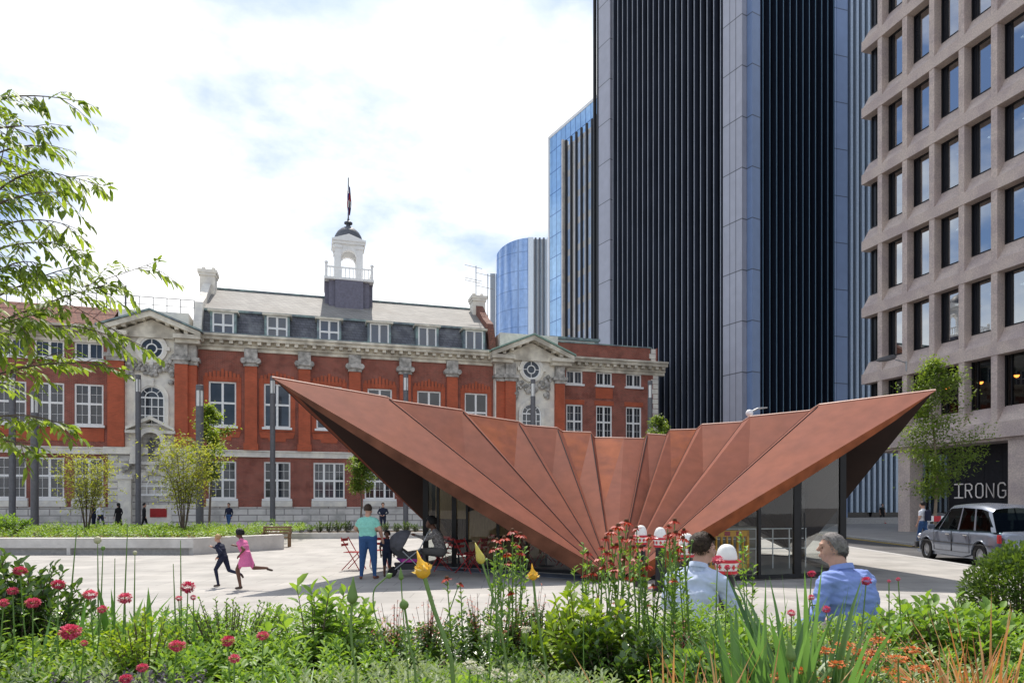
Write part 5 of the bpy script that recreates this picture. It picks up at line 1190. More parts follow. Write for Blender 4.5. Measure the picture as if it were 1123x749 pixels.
# pushchair
pc = empty('pushchair', gnd(447, 15.7), R(6), 'grey hooded pushchair with pink lining in front of the seated woman', 'pushchair')
hd_ = MB(); n, k2 = 14, 9; vs_ = []
for i in range(k2+1):
    a_ = R(-62+175*i/k2)
    for j in range(n): bb = -math.pi/2+math.pi*j/(n-1); vs_.append((-.06-.36*math.cos(a_)*math.cos(bb), .25*math.sin(bb), .73+.31*math.sin(a_)*math.cos(bb)))
hd_.add(vs_, [(i*n+j, i*n+j+1, (i+1)*n+j+1, (i+1)*n+j) for i in range(k2) for j in range(n-1)])
h_ = hd_.build('hood', mat('hood_grey', (.10,.10,.115), .75, var=.15, vs=12), pc, smooth=True); so_ = h_.modifiers.new('s', 'SOLIDIFY'); so_.thickness = .015
b = MB(); b.prism([(-.36,-.21,.66),(-.2,-.21,.42),(.22,-.21,.40),(.34,-.21,.55),(.30,-.21,.6),(.0,-.21,.55),(-.18,-.21,.68)], (0,.42,0)); b.build('seat', M['dark'], pc)
b = MB(); b.prism([(-.3,-.19,.3),(-.24,-.19,.16),(.22,-.19,.16),(.26,-.19,.3)], (0,.38,0)); b.build('basket', M['dark'], pc)
b = MB(); b.prism([(-.25,-.2,.42),(-.15,-.2,.33),(.27,-.2,.33),(.33,-.2,.47),(.2,-.2,.42)], (0,.4,0)); b.build('lining', mat('pink_lining', (.5,.05,.3), .7, col2=(.12,.03,.2), cs=9), pc)
b = MB()
for y in (-.22,.22): b.tube([(-.34,y,.12),(.28,y,.62),(.46,y,.98)], .013, 8); b.tube([(.36,y,.12),(-.1,y,.58)], .013, 8)
b.tube([(.46,-.22,.98),(.52,-.15,1.03),(.52,.15,1.03),(.46,.22,.98)], .016, 8); b.build('frame', M['galv'], pc)
for (x, y, r_) in ((-.34,-.22,.1),(-.34,.22,.1),(.36,-.24,.13),(.36,.24,.13)):
    b = MB(); b.tube([(x,y-.02,r_),(x,y+.02,r_)], r_, 16); b.build('wheel', M['rubber'], pc)
# ------------------------------------------------------------------ vegetation
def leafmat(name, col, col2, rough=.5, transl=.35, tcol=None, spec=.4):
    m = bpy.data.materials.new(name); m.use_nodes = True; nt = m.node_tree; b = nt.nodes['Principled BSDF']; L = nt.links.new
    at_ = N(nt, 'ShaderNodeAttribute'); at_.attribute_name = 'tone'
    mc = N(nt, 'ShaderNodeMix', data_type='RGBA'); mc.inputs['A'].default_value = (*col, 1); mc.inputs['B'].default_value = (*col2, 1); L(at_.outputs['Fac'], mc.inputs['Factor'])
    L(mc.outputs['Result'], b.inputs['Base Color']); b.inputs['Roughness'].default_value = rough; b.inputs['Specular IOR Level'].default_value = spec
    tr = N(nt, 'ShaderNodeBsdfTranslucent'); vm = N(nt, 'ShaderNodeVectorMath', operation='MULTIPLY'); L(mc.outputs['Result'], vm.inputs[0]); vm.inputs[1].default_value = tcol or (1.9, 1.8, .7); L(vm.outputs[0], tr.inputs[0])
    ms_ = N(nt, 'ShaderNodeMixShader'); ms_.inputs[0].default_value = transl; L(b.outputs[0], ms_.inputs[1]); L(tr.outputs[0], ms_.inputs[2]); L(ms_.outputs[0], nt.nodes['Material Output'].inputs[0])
    return m
LM = dict(
 mid=leafmat('leaf_mid_green', (.09,.18,.035), (.22,.36,.06)), lime=leafmat('leaf_lime', (.15,.25,.03), (.28,.39,.045)), dark=leafmat('leaf_dark_glossy', (.035,.075,.025), (.10,.18,.04), .3, .25, spec=.7),
 grey=leafmat('leaf_grey_green', (.18,.25,.12), (.46,.52,.30), .45, .3, (1.1,1.2,.6)), lance=leafmat('leaf_lance', (.11,.22,.045), (.27,.41,.09)), strap=leafmat('leaf_strap', (.10,.23,.05), (.22,.38,.09), .4, .4),
 iris=leafmat('leaf_iris_blade', (.07,.15,.06), (.20,.33,.13), .45, .4, (1.3,1.5,.6)), orange=leafmat('grass_orange', (.45,.19,.07), (.6,.38,.17), .6, .4, (1.2,1,.7)), bronze=leafmat('leaf_bronze', (.12,.06,.03), (.22,.13,.05)),
 tree=leafmat('leaf_tree', (.09,.15,.03), (.22,.30,.06), .5, .55), ygreen=leafmat('leaf_yellow_green', (.19,.24,.04), (.36,.38,.08), .6, .45), birch=leafmat('leaf_birch', (.09,.15,.035), (.20,.28,.06), .5, .45),
 box=leafmat('leaf_box', (.04,.085,.02), (.12,.19,.04), .4, .3), purple=leafmat('leaf_purple_grey', (.05,.045,.06), (.14,.12,.15), .5, .2, (1,1,1)),
 pink=leafmat('petal_pink', (.55,.05,.13), (.75,.17,.26), .6, .3, (1.2,1,1)), red=leafmat('petal_red', (.26,.01,.006), (.5,.045,.01), .55, .2, (1.3,1,.8)), coral=leafmat('petal_coral', (.55,.16,.13), (.75,.33,.26), .6, .3, (1.1,1,1)),
 ach=leafmat('petal_orange', (.62,.15,.04), (.75,.3,.1), .7, .2, (1.1,1,1)), yellow=leafmat('petal_yellow', (.85,.55,.05), (.92,.8,.35), .6, .3, (1.1,1,.9)), cream=leafmat('petal_cream', (.6,.58,.42), (.75,.74,.62), .6, .3, (1,1,1)),
 budpale=leafmat('bud_pale_yellow', (.55,.5,.12), (.72,.66,.25), .5, .2), stem=leafmat('stem_green', (.16,.27,.07), (.24,.34,.1), .5, .15), bark=mat('bark', (.13,.10,.075), .9, var=.3, vs=14, bump=.5), barkpale=mat('bark_pale', (.25,.2,.15), .85, var=.3, vs=10), cone=mat('flower_cone', (.10,.04,.015), .8, var=.3, vs=90))
Z = np.array([0., 0., 1.])
def nrm(a): return a/np.maximum(1e-9, np.linalg.norm(a, axis=-1, keepdims=True))
class LB:
    def __init__(s): s.v = []; s.f = []; s.t = []; s.n = 0
    def leaves(s, B, D, ln, wd, tone=None, fold=.25, droop=.25):
        B = np.asarray(B, float); n = len(B)
        if n == 0: return s
        D = nrm(np.asarray(D, float)); ln = np.broadcast_to(ln, n)[:, None]; wd = np.broadcast_to(wd, n)[:, None]
        S_ = np.cross(D, Z+rng.normal(0, .25, (n, 3))); S_ = nrm(S_); U_ = np.cross(S_, D)
        dr = np.array([0, 0, -1.])*droop*ln
        P = np.stack([B, B+D*ln*.35-S_*wd*.5+U_*wd*fold+dr*.12, B+D*ln*.4+dr*.16, B+D*ln*.35+S_*wd*.5+U_*wd*fold+dr*.12, B+D*ln*.72-S_*wd*.36+U_*wd*fold*.7+dr*.5, B+D*ln*.72+S_*wd*.36+U_*wd*fold*.7+dr*.5, B+D*ln+dr], 1)
        q = np.array([[0, 2, 1, 1], [0, 3, 2, 2], [1, 2, 6, 4], [2, 3, 5, 6]])
        tone = rng.random(n) if tone is None else np.broadcast_to(tone, n)
        b = s.n; idx = b+np.arange(n)[:, None]*7
        s.v.append(P.reshape(-1, 3)); s.n += 7*n
        s.f.append((idx[:, :, None]+np.array([[0, 2, 1], [0, 3, 2]])[None]).reshape(-1, 3)); s.t.append(np.repeat(tone, 2))
        s.f.append((idx[:, :, None]+np.array([[1, 2, 6, 4], [2, 3, 5, 6]])[None]).reshape(-1, 4)); s.t.append(np.repeat(tone, 2))
        return s
    def blades(s, B, D, ln, wd, tone=None, bend=.4, seg=6):
        B = np.asarray(B, float); n = len(B); D = nrm(np.asarray(D, float)); ln = np.broadcast_to(ln, n); wd = np.broadcast_to(wd, n); bend = np.broadcast_to(bend, n)
        H = D.copy(); H[:, 2] = 0; H = nrm(H+rng.normal(0, .05, (n, 3))*[1, 1, 0]); S_ = nrm(np.cross(H, Z)); pts = []
        for k in range(seg+1):
            t = k/seg; w_ = wd*(1-.25*t)*(1-t**3.5)+.0006; c = B+D*(ln*t)[:, None]+H*(ln*bend*t*t*.6)[:, None]-Z*(ln*bend*t**2.6*.55)[:, None]
            pts += [c-S_*w_[:, None]*.5, c+H*w_[:, None]*.12, c+S_*w_[:, None]*.5]
        P = np.stack(pts, 1); m_ = 3*(seg+1); idx = s.n+np.arange(n)[:, None]*m_
        q = [[3*k+j, 3*k+j+1, 3*k+j+4, 3*k+j+3] for k in range(seg) for j in (0, 1)]
        s.v.append(P.reshape(-1, 3)); s.n += m_*n; s.f.append((idx[:, :, None]+np.array(q)[None]).reshape(-1, 4)); tone = rng.random(n) if tone is None else np.broadcast_to(tone, n); s.t.append(np.repeat(tone, len(q)))
        return s
    def build(s, name, m, parent=None, loc=None):
        me = bpy.data.meshes.new(name); V = np.concatenate(s.v); tris = [f for f in s.f]
        lens = np.concatenate([np.full(len(f), f.shape[1]) for f in tris]); loops = np.concatenate([f.ravel() for f in tris])
        me.vertices.add(len(V)); me.vertices.foreach_set('co', V.ravel().astype(np.float32)); me.loops.add(len(loops)); me.loops.foreach_set('vertex_index', loops.astype(np.int32))
        me.polygons.add(len(lens)); st = np.concatenate([[0], np.cumsum(lens)[:-1]]); me.polygons.foreach_set('loop_start', st.astype(np.int32)); me.polygons.foreach_set('loop_total', lens.astype(np.int32))
        me.update(calc_edges=True); me.materials.append(m); a = me.attributes.new('tone', 'FLOAT', 'FACE'); a.data.foreach_set('value', np.concatenate(s.t).astype(np.float32))
        o = bpy.data.objects.new(name, me); COL.objects.link(o)
        if parent is not None: o.parent = parent
        if loc is not None: o.location = loc
        return o
def rdir(n, up=.4, spread=1.0):
    d = rng.normal(0, 1, (n, 3))*[spread, spread, .45]; d = nrm(d); d[:, 2] += up; return nrm(d)
def sprigs(lb, P, h, nl, ln, wd, up=.35, tone=None, lean=.2):
    """stems at P (n,3) of height h each carrying nl leaves in a spiral"""
    for p, hh in zip(P, np.broadcast_to(h, len(P))):
        ln_ = rng.normal(0, lean, 2); t = np.linspace(.15, 1, nl)**.8; an = np.arange(nl)*2.4+rng.random()*6; B = p+np.stack([ln_[0]*hh*t, ln_[1]*hh*t, hh*t], 1)
        el = up+(t**3)*1.1; D = np.stack([np.cos(an), np.sin(an), el], 1); sc_ = (1-.45*t**4)*rng.uniform(.75, 1.2, nl)
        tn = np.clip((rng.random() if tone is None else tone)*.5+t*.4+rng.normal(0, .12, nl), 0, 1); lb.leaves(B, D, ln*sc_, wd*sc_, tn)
SOILZ = .52
b = MB(); b.prism([(-9,.9,0),(9,.9,0),(9,4.99,0),(-9,4.99,0)], (0,0,SOILZ)); tag(b.build('flower_bed_soil', soil), kind='structure')
# --- ground cover masses
def zone(x0, x1, y0, y1, n): return np.stack([rng.uniform(x0, x1, n), rng.uniform(y0, y1, n), np.full(n, SOILZ)], 1)
def cover(name, m, zones, nl, ln, wd, label, **k):
    lb = LB()
    for (x0, x1, y0, y1, n, h0, h1) in zones:
        P = zone(x0, x1, y0, y1, n); c = np.array([(x0+x1)/2, (y0+y1)/2]); r = np.array([(x1-x0)/2, (y1-y0)/2]); e = ((P[:, :2]-c)/r)**2; keep = e.sum(1) < 1.25; P = P[keep]
        hh = np.array([h0+(h1-h0)*(.5+.9*mnoise.noise(Vector((p[0]*2.3, p[1]*2.3, n*.1)))) for p in P])*(1-.25*e[keep].sum(1))
        sprigs(lb, P, np.maximum(.1, hh), nl, ln, wd, **k)
    return tag(lb.build(name, m), label, 'ground cover', kind='stuff')
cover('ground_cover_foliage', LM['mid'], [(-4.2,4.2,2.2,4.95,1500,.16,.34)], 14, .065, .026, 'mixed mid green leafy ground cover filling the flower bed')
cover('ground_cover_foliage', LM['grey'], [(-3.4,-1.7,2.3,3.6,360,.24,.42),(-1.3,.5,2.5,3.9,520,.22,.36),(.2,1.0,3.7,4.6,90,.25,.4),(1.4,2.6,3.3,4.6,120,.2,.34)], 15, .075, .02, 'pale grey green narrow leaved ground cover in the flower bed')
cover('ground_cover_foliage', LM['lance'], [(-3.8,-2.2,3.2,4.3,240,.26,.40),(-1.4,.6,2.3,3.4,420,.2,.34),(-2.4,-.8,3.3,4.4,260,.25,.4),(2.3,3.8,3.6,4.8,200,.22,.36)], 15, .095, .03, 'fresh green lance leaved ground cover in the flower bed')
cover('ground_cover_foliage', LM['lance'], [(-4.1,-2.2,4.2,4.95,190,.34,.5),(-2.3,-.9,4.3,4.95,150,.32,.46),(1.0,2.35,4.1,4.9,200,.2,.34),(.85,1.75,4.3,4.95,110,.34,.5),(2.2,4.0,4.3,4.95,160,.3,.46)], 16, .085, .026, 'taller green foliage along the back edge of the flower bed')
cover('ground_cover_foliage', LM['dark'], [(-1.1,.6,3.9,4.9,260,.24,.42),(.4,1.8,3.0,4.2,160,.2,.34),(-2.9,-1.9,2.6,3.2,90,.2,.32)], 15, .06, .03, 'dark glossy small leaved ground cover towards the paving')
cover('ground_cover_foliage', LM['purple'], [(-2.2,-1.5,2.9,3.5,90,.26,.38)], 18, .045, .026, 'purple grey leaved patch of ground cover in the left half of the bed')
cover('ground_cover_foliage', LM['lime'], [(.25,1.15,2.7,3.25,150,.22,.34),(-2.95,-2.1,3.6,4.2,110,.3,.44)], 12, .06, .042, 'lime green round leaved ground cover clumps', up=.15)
# --- shrubs as things
def shrub(px, Y, r, zt, nst, nl, ln, wd, m, label, up=.3, cat='shrub', z0=SOILZ, stemmat=None, group=None, name='shrub'):
    c = gnd(px, Y, z0); root = empty(name, c, 0, label, cat, group); lb = LB(); st = MB(); H = zt-z0
    for k in range(nst):
        a, q = rng.random()*6.28, math.sqrt(rng.random()); e = np.array([math.cos(a)*q*r, math.sin(a)*q*r*.8, H*(1-.35*q*q)*rng.uniform(.75, 1.02)])
        st.tube([(e[0]*.1, e[1]*.1, 0), (e[0]*.55, e[1]*.55, e[2]*.5), tuple(e)], [.007*max(1, r*2), .005*max(1, r*2), .002], 5)
        t = np.linspace(.25, 1, nl)**.7; an = np.arange(nl)*2.4+a; B = np.stack([e[0]*(.1+.9*t), e[1]*(.1+.9*t), e[2]*t], 1)
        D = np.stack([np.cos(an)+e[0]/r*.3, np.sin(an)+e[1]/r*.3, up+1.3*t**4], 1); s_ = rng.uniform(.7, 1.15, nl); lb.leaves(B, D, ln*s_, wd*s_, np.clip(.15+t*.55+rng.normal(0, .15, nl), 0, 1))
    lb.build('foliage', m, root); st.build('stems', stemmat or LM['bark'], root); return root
shrub(22, 4.25, .42, 1.33, 70, 20, .085, .035, LM['dark'], 'dark glossy evergreen shrub at the left end of the bed')
shrub(158, 3.7, .25, 1.06, 40, 18, .045, .024, LM['lime'], 'yellow green small leaved shrub between pink flowers at left')
shrub(250, 4.3, .40, 1.06, 80, 20, .035, .014, LM['mid'], 'soft grey green mounded shrub below the running children')
shrub(345, 4.3, .40, 1.14, 26, 13, .13, .045, LM['lance'], 'long leaved leafy shrub in front of the bright paving left of centre')
shrub(640, 3.9, .34, 1.14, 60, 16, .085, .038, LM['lime'], 'bright green broad leaved shrub in front of the pavilion foot')
shrub(672, 3.7, .3, 1.0, 44, 18, .07, .034, LM['dark'], 'dark leaved shrub tucked beside the bright green one')
shrub(790, 3.4, .28, 1.0, 44, 16, .07, .032, LM['mid'], 'mid green bushy shrub left of the tall blades')
shrub(1040, 4.2, .52, 1.06, 60, 12, .10, .045, LM['mid'], 'broad leaved green shrub in front of the seat wall at right')
shrub(590, 4.55, .3, .98, 50, 16, .04, .02, LM['dark'], 'small twiggy dark shrub with white flower tufts')
bx = shrub(1122, 5.3, .44, 1.20, 260, 14, .034, .017, LM['box'], 'rounded clipped dark green bush at the right picture edge', up=.6, z0=.0)
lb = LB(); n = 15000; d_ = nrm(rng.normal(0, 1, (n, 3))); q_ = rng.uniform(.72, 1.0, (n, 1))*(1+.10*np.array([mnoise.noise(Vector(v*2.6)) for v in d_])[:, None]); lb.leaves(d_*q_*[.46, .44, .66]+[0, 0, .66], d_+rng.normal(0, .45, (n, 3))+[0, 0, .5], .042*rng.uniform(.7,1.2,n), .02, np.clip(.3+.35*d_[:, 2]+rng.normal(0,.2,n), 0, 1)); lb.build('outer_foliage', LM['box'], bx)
# --- strap and blade clumps
def clump(px, Y, n, ln, wd, m, label, spread=.35, bend=.5, z0=SOILZ, rad=.08, name='strap_leaf_plant', cat='plant', tone=None, group=None):
    c = gnd(px, Y, z0); root = empty(name, c, 0, label, cat, group); lb = LB(); a = rng.random(n)*6.28; q = np.sqrt(rng.random(n)); B = np.stack([np.cos(a)*q*rad, np.sin(a)*q*rad, np.zeros(n)], 1)
    D = np.stack([np.cos(a)*q*spread+rng.normal(0,.08,n), np.sin(a)*q*spread+rng.normal(0,.08,n), np.ones(n)], 1); l_ = ln*rng.uniform(.6, 1.05, n)
    lb.blades(B, D, l_, wd*rng.uniform(.7, 1.1, n), tone, bend*q*rng.uniform(.4, 1.3, n)); lb.build('blades', m, root); return root
clump(80, 4.2, 22, .62, .03, LM['iris'], 'narrow upright blades left of the pink flowers', .3, .3)
clump(128, 4.25, 44, .66, .05, LM['strap'], 'clump of broad green strap leaves, left one of two by the bench reflection', .6, .7)
clump(165, 4.3, 50, .62, .055, LM['strap'], 'clump of broad green strap leaves nearest the pink flower tuft', .7, .8)
clump(205, 4.1, 30, .62, .03, LM['strap'], 'arching green strap leaves below the running children', .7, .7)
clump(40, 3.6, 24, .55, .035, LM['iris'], 'grey green blades in front of the dark evergreen shrub', .6, .6)
clump(830, 2.85, 46, .80, .036, LM['iris'], 'tall stiff iris blades, left clump between the seated men', .35, .35, rad=.13)
clump(886, 2.85, 58, .92, .038, LM['iris'], 'tallest stiff iris blades in front of the older man', .38, .3, rad=.13)
clump(925, 2.7, 26, .66, .032, LM['strap'], 'arching iris blades lower right of the older man', .7, .6)
clump(1005, 2.6, 18, .56, .03, LM['iris'], 'sparse green blades among the orange flowers', .6, .5)
clump(1058, 2.75, 50, .58, .02, LM['strap'], 'fine green grass tuft beside the orange grasses', .8, .8)
clump(330, 2.7, 30, .55, .024, LM['strap'], 'thin green grass like leaves at lower left of the centre', .5, .5)
clump(1085, 2.9, 120, .74, .014, LM['orange'], 'orange bronze spiky grass at the lower right corner', .9, .6, rad=.2, name='ornamental_grass', cat='grass clump')
clump(1035, 2.8, 70, .64, .013, LM['orange'], 'smaller orange bronze grass left of the corner one', .8, .5, rad=.15, name='ornamental_grass', cat='grass clump')
clump(735, 2.4, 60, .68, .015, LM['orange'], 'spiky orange grass at the bottom edge below the young man', .7, .3, rad=.12, name='ornamental_grass', cat='grass clump')
clump(805, 2.35, 44, .66, .015, LM['orange'], 'thin orange spikes at the bottom edge under the iris blades', .7, .3, rad=.15, name='ornamental_grass', cat='grass clump')
clump(590, 2.4, 50, .42, .009, LM['bronze'], 'bronze wiry grass at the bottom centre', 1.0, .9, rad=.12, name='ornamental_grass', cat='grass clump')
ORD = 'first second third fourth fifth sixth seventh eighth ninth tenth eleventh twelfth thirteenth fourteenth fifteenth sixteenth seventeenth eighteenth nineteenth twentieth'.split()
def ordlab(items, zones, what):      # items: list of px; zones: (upper px, phrase); gives each its own words
    out = [None]*len(items); cl = {}
    for i, v in enumerate(items):
        z_ = next(k for k, (u, _) in enumerate(zones) if v < u); cl.setdefault(z_, []).append(i)
    for z_, ids in cl.items():
        ids.sort(key=lambda i: items[i])
        for k, i in enumerate(ids): out[i] = f"{what} {zones[z_][1]}, {ORD[k]} from the left" if len(ids) > 1 else f"{what} {zones[z_][1]}"
    return out
# --- pink valerian heads
def tuft(lb, c, r, n, ln, wd, flat=.6, tone=None):
    d = nrm(rng.normal(0, 1, (n, 3))); d[:, 2] = d[:, 2]*.9+.1; B = np.asarray(c)+d*[r, r, r*flat]*rng.uniform(.5, 1, (n, 1)); lb.leaves(B, d, ln, wd, tone, .1, .1)
pinks = [(22,626,7,3.9),(64,641,8.5,3.7),(36,661,8,3.5),(99,652,7.5,3.8),(137,656,8,3.7),(206,644,7.5,4.0),(77,693,11,3.0),(194,708,8.5,2.9),(250,703,8,2.9),(288,697,6.5,3.1),(257,722,6.5,2.8),(156,732,6.5,2.6),(138,744,7,2.6),(14,648,6,3.6),(4,661,6.5,3.4),(112,668,5,3.7),(92,705,4.5,3.0),
   (950,637,6.5,3.6),(890,629,5,3.7),(890,655,4,3.6),(868,672,5,3.3),(975,637,2.5,3.8),(985,635,2.5,3.8),(906,668,4.5,3.4),(787,614,6,3.8),(798,622,4,3.8),(196,656,4,4.0),(212,655,4,4.0)]
nm = ['at the far left edge above the dark shrub','brightest of the left group, right of the dark shrub','in front of the dark shrub','pale pink one left of the strap leaves','beside the broad strap leaves','under the running children','widest head at lower left','low one left of bottom centre','in the dense leaves left of centre','highest of the three at centre left','lowest of the three at centre left','near the bottom edge at left','touching the bottom edge at left','half hidden in the dark shrub','at the left picture edge','small one below the pale pink head','tiny one beside the widest head',
   'on a long stem right of the older man','in front of the older man shoulder','in front of the older man back','by the older man elbow','tiny one right of the older man','tiny outermost one right of the older man','low in front of the older man back','in front of the large bollard','small one right of the large bollard front flower','small one left under the running children','small one right under the running children']
for (px, py, r, Y), l in zip(pinks, nm):
    c = at(px, py, Y); root = empty('pink_flower', (c.x, c.y, SOILZ), 0, 'pink valerian flower head '+l, 'flower', 'pink flower heads in the bed'); hz = c.z-SOILZ; rr__ = r/F*Y*rng.uniform(.8,.98); tn_ = .95 if px == 99 else None if rng.random() < .5 else rng.uniform(0,.6)
    lb = LB(); tuft(lb, (0, 0, hz), rr__*.92, int(190+r*22), rr__*.3, rr__*.26, rng.uniform(.65,.95), tn_); lb.build('flower_head', LM['pink'], root)
    s_ = MB(); off = rng.normal(0, .04, 2); s_.tube([(off[0], off[1]+.03, 0), (off[0]*.4, off[1]*.4, hz*.55), (0, 0, hz-rr__*.2)], [.005, .004, .003], 5); s_.build('stem', LM['stem'], root)
    lb = LB(); n = 14; t = rng.uniform(.1, .85, n); an = rng.random(n)*6.28; lb.leaves(np.stack([off[0]*(1-t), off[1]*(1-t), hz*t], 1), np.stack([np.cos(an), np.sin(an), np.full(n, .5)], 1), .075*(1-t*.5), .026*(1-t*.4)); lb.build('leaves', LM['lance'], root)
# --- red heleniums
reds = [(553,590,6),(562,582,6),(548,600,5),(556,607,5),(541,602,5),(571,586,6),(678,577,7),(670,583,6),(687,572,7),(692,590,6),(703,600,6.5),(712,588,6),(657,612,6),(662,621,5),(669,616,6),(674,624,6),(641,630,4),(708,620,7),(705,630,5),(740,571,6),(743,601,6.5),(749,590,6),(750,581,5),(741,584,6.5),(734,586,6),(744,613,6),(733,577,4),(698,579,5),(676,660,4),(682,590,6),(676,598,6),(665,606,5),(694,600,6),(684,612,6),(698,612,6),(650,628,5),(644,606,5),(664,590,5),(738,594,5),(566,597,5),(545,592,5),(558,617,5),(571,606,5),(690,632,5),(716,642,5),(738,636,5),(710,662,5),(560,650,5),(490,634,6),(660,600,4),(736,612,5),(505,640,4)]
rl_ = ordlab([q[0]+q[1]*.01 for q in reds], [(530,'low before the pushchair'),(600,'in front of the left glass'),(665,'at the folded foot of the pavilion'),(698,'just left of the white bollards'),(728,'overlapping the two small bollards'),(1000,'around the young man head')], 'red daisy')
for i, (px, py, r) in enumerate(reds):
    Y = 3.9+.5*rng.random(); c = at(px, py, Y); hz = c.z-SOILZ; rr__ = r/F*Y
    root = empty('red_flower', (c.x, c.y, SOILZ), 0, rl_[i], 'flower', 'red daisies in the middle of the bed')
    lean = rng.normal(0, .05, 2); lb = LB(); k = 11; an = np.linspace(0, 6.28, k, endpoint=False)+rng.random(); tl = rng.normal(0, .25, 2)
    D = np.stack([np.cos(an), np.sin(an), -.35+tl[0]*np.cos(an)+tl[1]*np.sin(an)], 1); lb.leaves(np.stack([np.cos(an)*rr__*.2, np.sin(an)*rr__*.2, np.full(k, hz)], 1), D, rr__*1.15, rr__*.6, None, .05, .2); lb.build('petals', LM['red'], root)
    s_ = MB(); s_.ball((0,0,hz+rr__*.12), rr__*.42, 8); s_.build('flower_cone', LM['cone'], root)
    s_ = MB(); s_.tube([(lean[0], lean[1], 0), (lean[0]*.5, lean[1]*.5, hz*.5), (0, 0, hz)], [.006, .005, .003], 5)
    lb = LB(); n = 34; t = rng.uniform(.12, .93, n); an = rng.random(n)*6.28; lb.leaves(np.stack([lean[0]*(1-t), lean[1]*(1-t), hz*t], 1), np.stack([np.cos(an), np.sin(an), np.full(n, 1.1)], 1), .085*(1-t*.45)*rng.uniform(.7,1.2,n), .017)
    if i % 2 == 0:
        e = (rng.normal(0,.05), rng.normal(0,.05), hz*.93); s_.tube([(0,0,hz*.6), e], [.004,.003], 5); s_.ball(e, .011, 6)
    s_.build('stem', LM['stem'], root); lb.build('leaves', LM['lance'], root)
# tall leafy stems without flowers around the young man
lt = [(735,604),(748,632),(728,606),(786,650),(812,585),(818,600),(826,618),(690,610),(640,596),(575,600),(630,620),(700,612)]
rl_ = ordlab([q[0] for q in lt], [(660,'before the pavilion foot'),(730,'before the small bollards'),(790,'before the young man shirt'),(1000,'before the yellow barrier')], 'tall leafy stem without flower')
for i, (px, py) in enumerate(lt):
    Y = 4.1+.4*rng.random(); c = at(px, py, Y); hz = c.z-SOILZ; root = empty('leafy_stem', (c.x, c.y, SOILZ), 0, rl_[i], 'plant', 'tall flowerless leafy stems in the bed')
    s_ = MB(); s_.tube([(rng.normal(0,.04),0,0),(0,0,hz)], [.006,.002], 5); s_.build('stem', LM['stem'], root); lb = LB(); n = 55; t = rng.uniform(.08, 1, n); an = rng.random(n)*6.28; lb.leaves(np.stack([0*t, 0*t, hz*t], 1), np.stack([np.cos(an), np.sin(an), np.full(n, 1.0)], 1), .09*(1-t*.5)*rng.uniform(.7,1.2,n), .016); lb.build('leaves', LM['lance'], root)
# --- coral sprays
for i, (px, Y, n, h) in enumerate(((432,4.2,26,.40),(470,4.3,18,.42),(525,4.4,22,.42),(560,4.3,20,.40),(655,4.2,16,.42),(680,4.1,16,.4),(585,4.5,16,.44),(750,3.9,12,.36),(775,3.7,14,.34),(965,3.9,16,.34),(1000,4.2,12,.34),(935,3.6,14,.34),(30,4.6,8,.4))):
    cl_ = ['below the pushchair wheels','below the seated woman','before the slender yellow bud','before the left glass','left of the bollards','under the two small bollards','beside the half open bud','under the young man','under the large bollard','right of the older man back','among the broad leaves at right','against the older man back','at the dark shrub on the left'][i]
    root = empty('coral_spray', gnd(px, Y, SOILZ), 0, 'airy spray of tiny coral flowers '+cl_, 'plant', 'airy coral flower sprays'); s_ = MB(); lb = LB(); lv = LB()
    for k in range(n):
        a = rng.random()*6.28; q = rng.random()*.16; e = np.array([math.cos(a)*q, math.sin(a)*q, h*rng.uniform(.75, 1.3)]); s_.tube([(0,0,0),(e[0]*.4,e[1]*.4,e[2]*.5),tuple(e)], [.003,.002,.0012], 4)
        m_ = 9; t = rng.uniform(.6, 1, m_); lb.leaves(e*t[:, None]+rng.normal(0,.008,(m_,3)), rdir(m_, .1), .017, .010, None, .1, .3)
        m_ = 14; t = rng.uniform(.1, .7, m_); lv.leaves(e*t[:, None], rdir(m_, .4), .05, .018)
    lb.build('florets', LM['coral'], root); s_.build('stems', LM['bronze'], root); lv.build('leaves', LM['dark'] if i % 2 else LM['mid'], root)
# --- orange flat heads
ach = [(905,713),(926,707),(948,724),(960,716),(975,735),(985,722),(950,738),(935,743),(908,745),(1000,712),(880,735),(856,741),(965,702),(918,728),(940,714),(990,745),(1010,733)]
rl_ = ordlab([q[0]+q[1]*.01 for q in ach], [(930,'under the tallest iris blades'),(970,'straight below the older man'),(1100,'beside the small orange grass')], 'flat orange yarrow head')
for i, (px, py) in enumerate(ach):
    Y = 2.6+.5*rng.random(); c = at(px, py, Y); hz = c.z-SOILZ; root = empty('orange_flower', (c.x, c.y, SOILZ), 0, rl_[i], 'flower', 'flat orange flower heads at lower right'); rr__ = .036
    lb = LB(); tuft(lb, (0,0,hz), rr__, 90, .011, .009, .25); lb.build('flower_head', LM['ach'], root); s_ = MB(); s_.tube([(rng.normal(0,.03),0,0),(0,0,hz)], [.004,.003], 5); s_.build('stem', LM['stem'], root)
    lb = LB(); n = 20; t = rng.uniform(.1,.8,n); an = rng.random(n)*6.28; lb.leaves(np.stack([0*t,0*t,hz*t],1), np.stack([np.cos(an),np.sin(an),np.full(n,.6)],1), .07, .012); lb.build('leaves', LM['grey'], root)
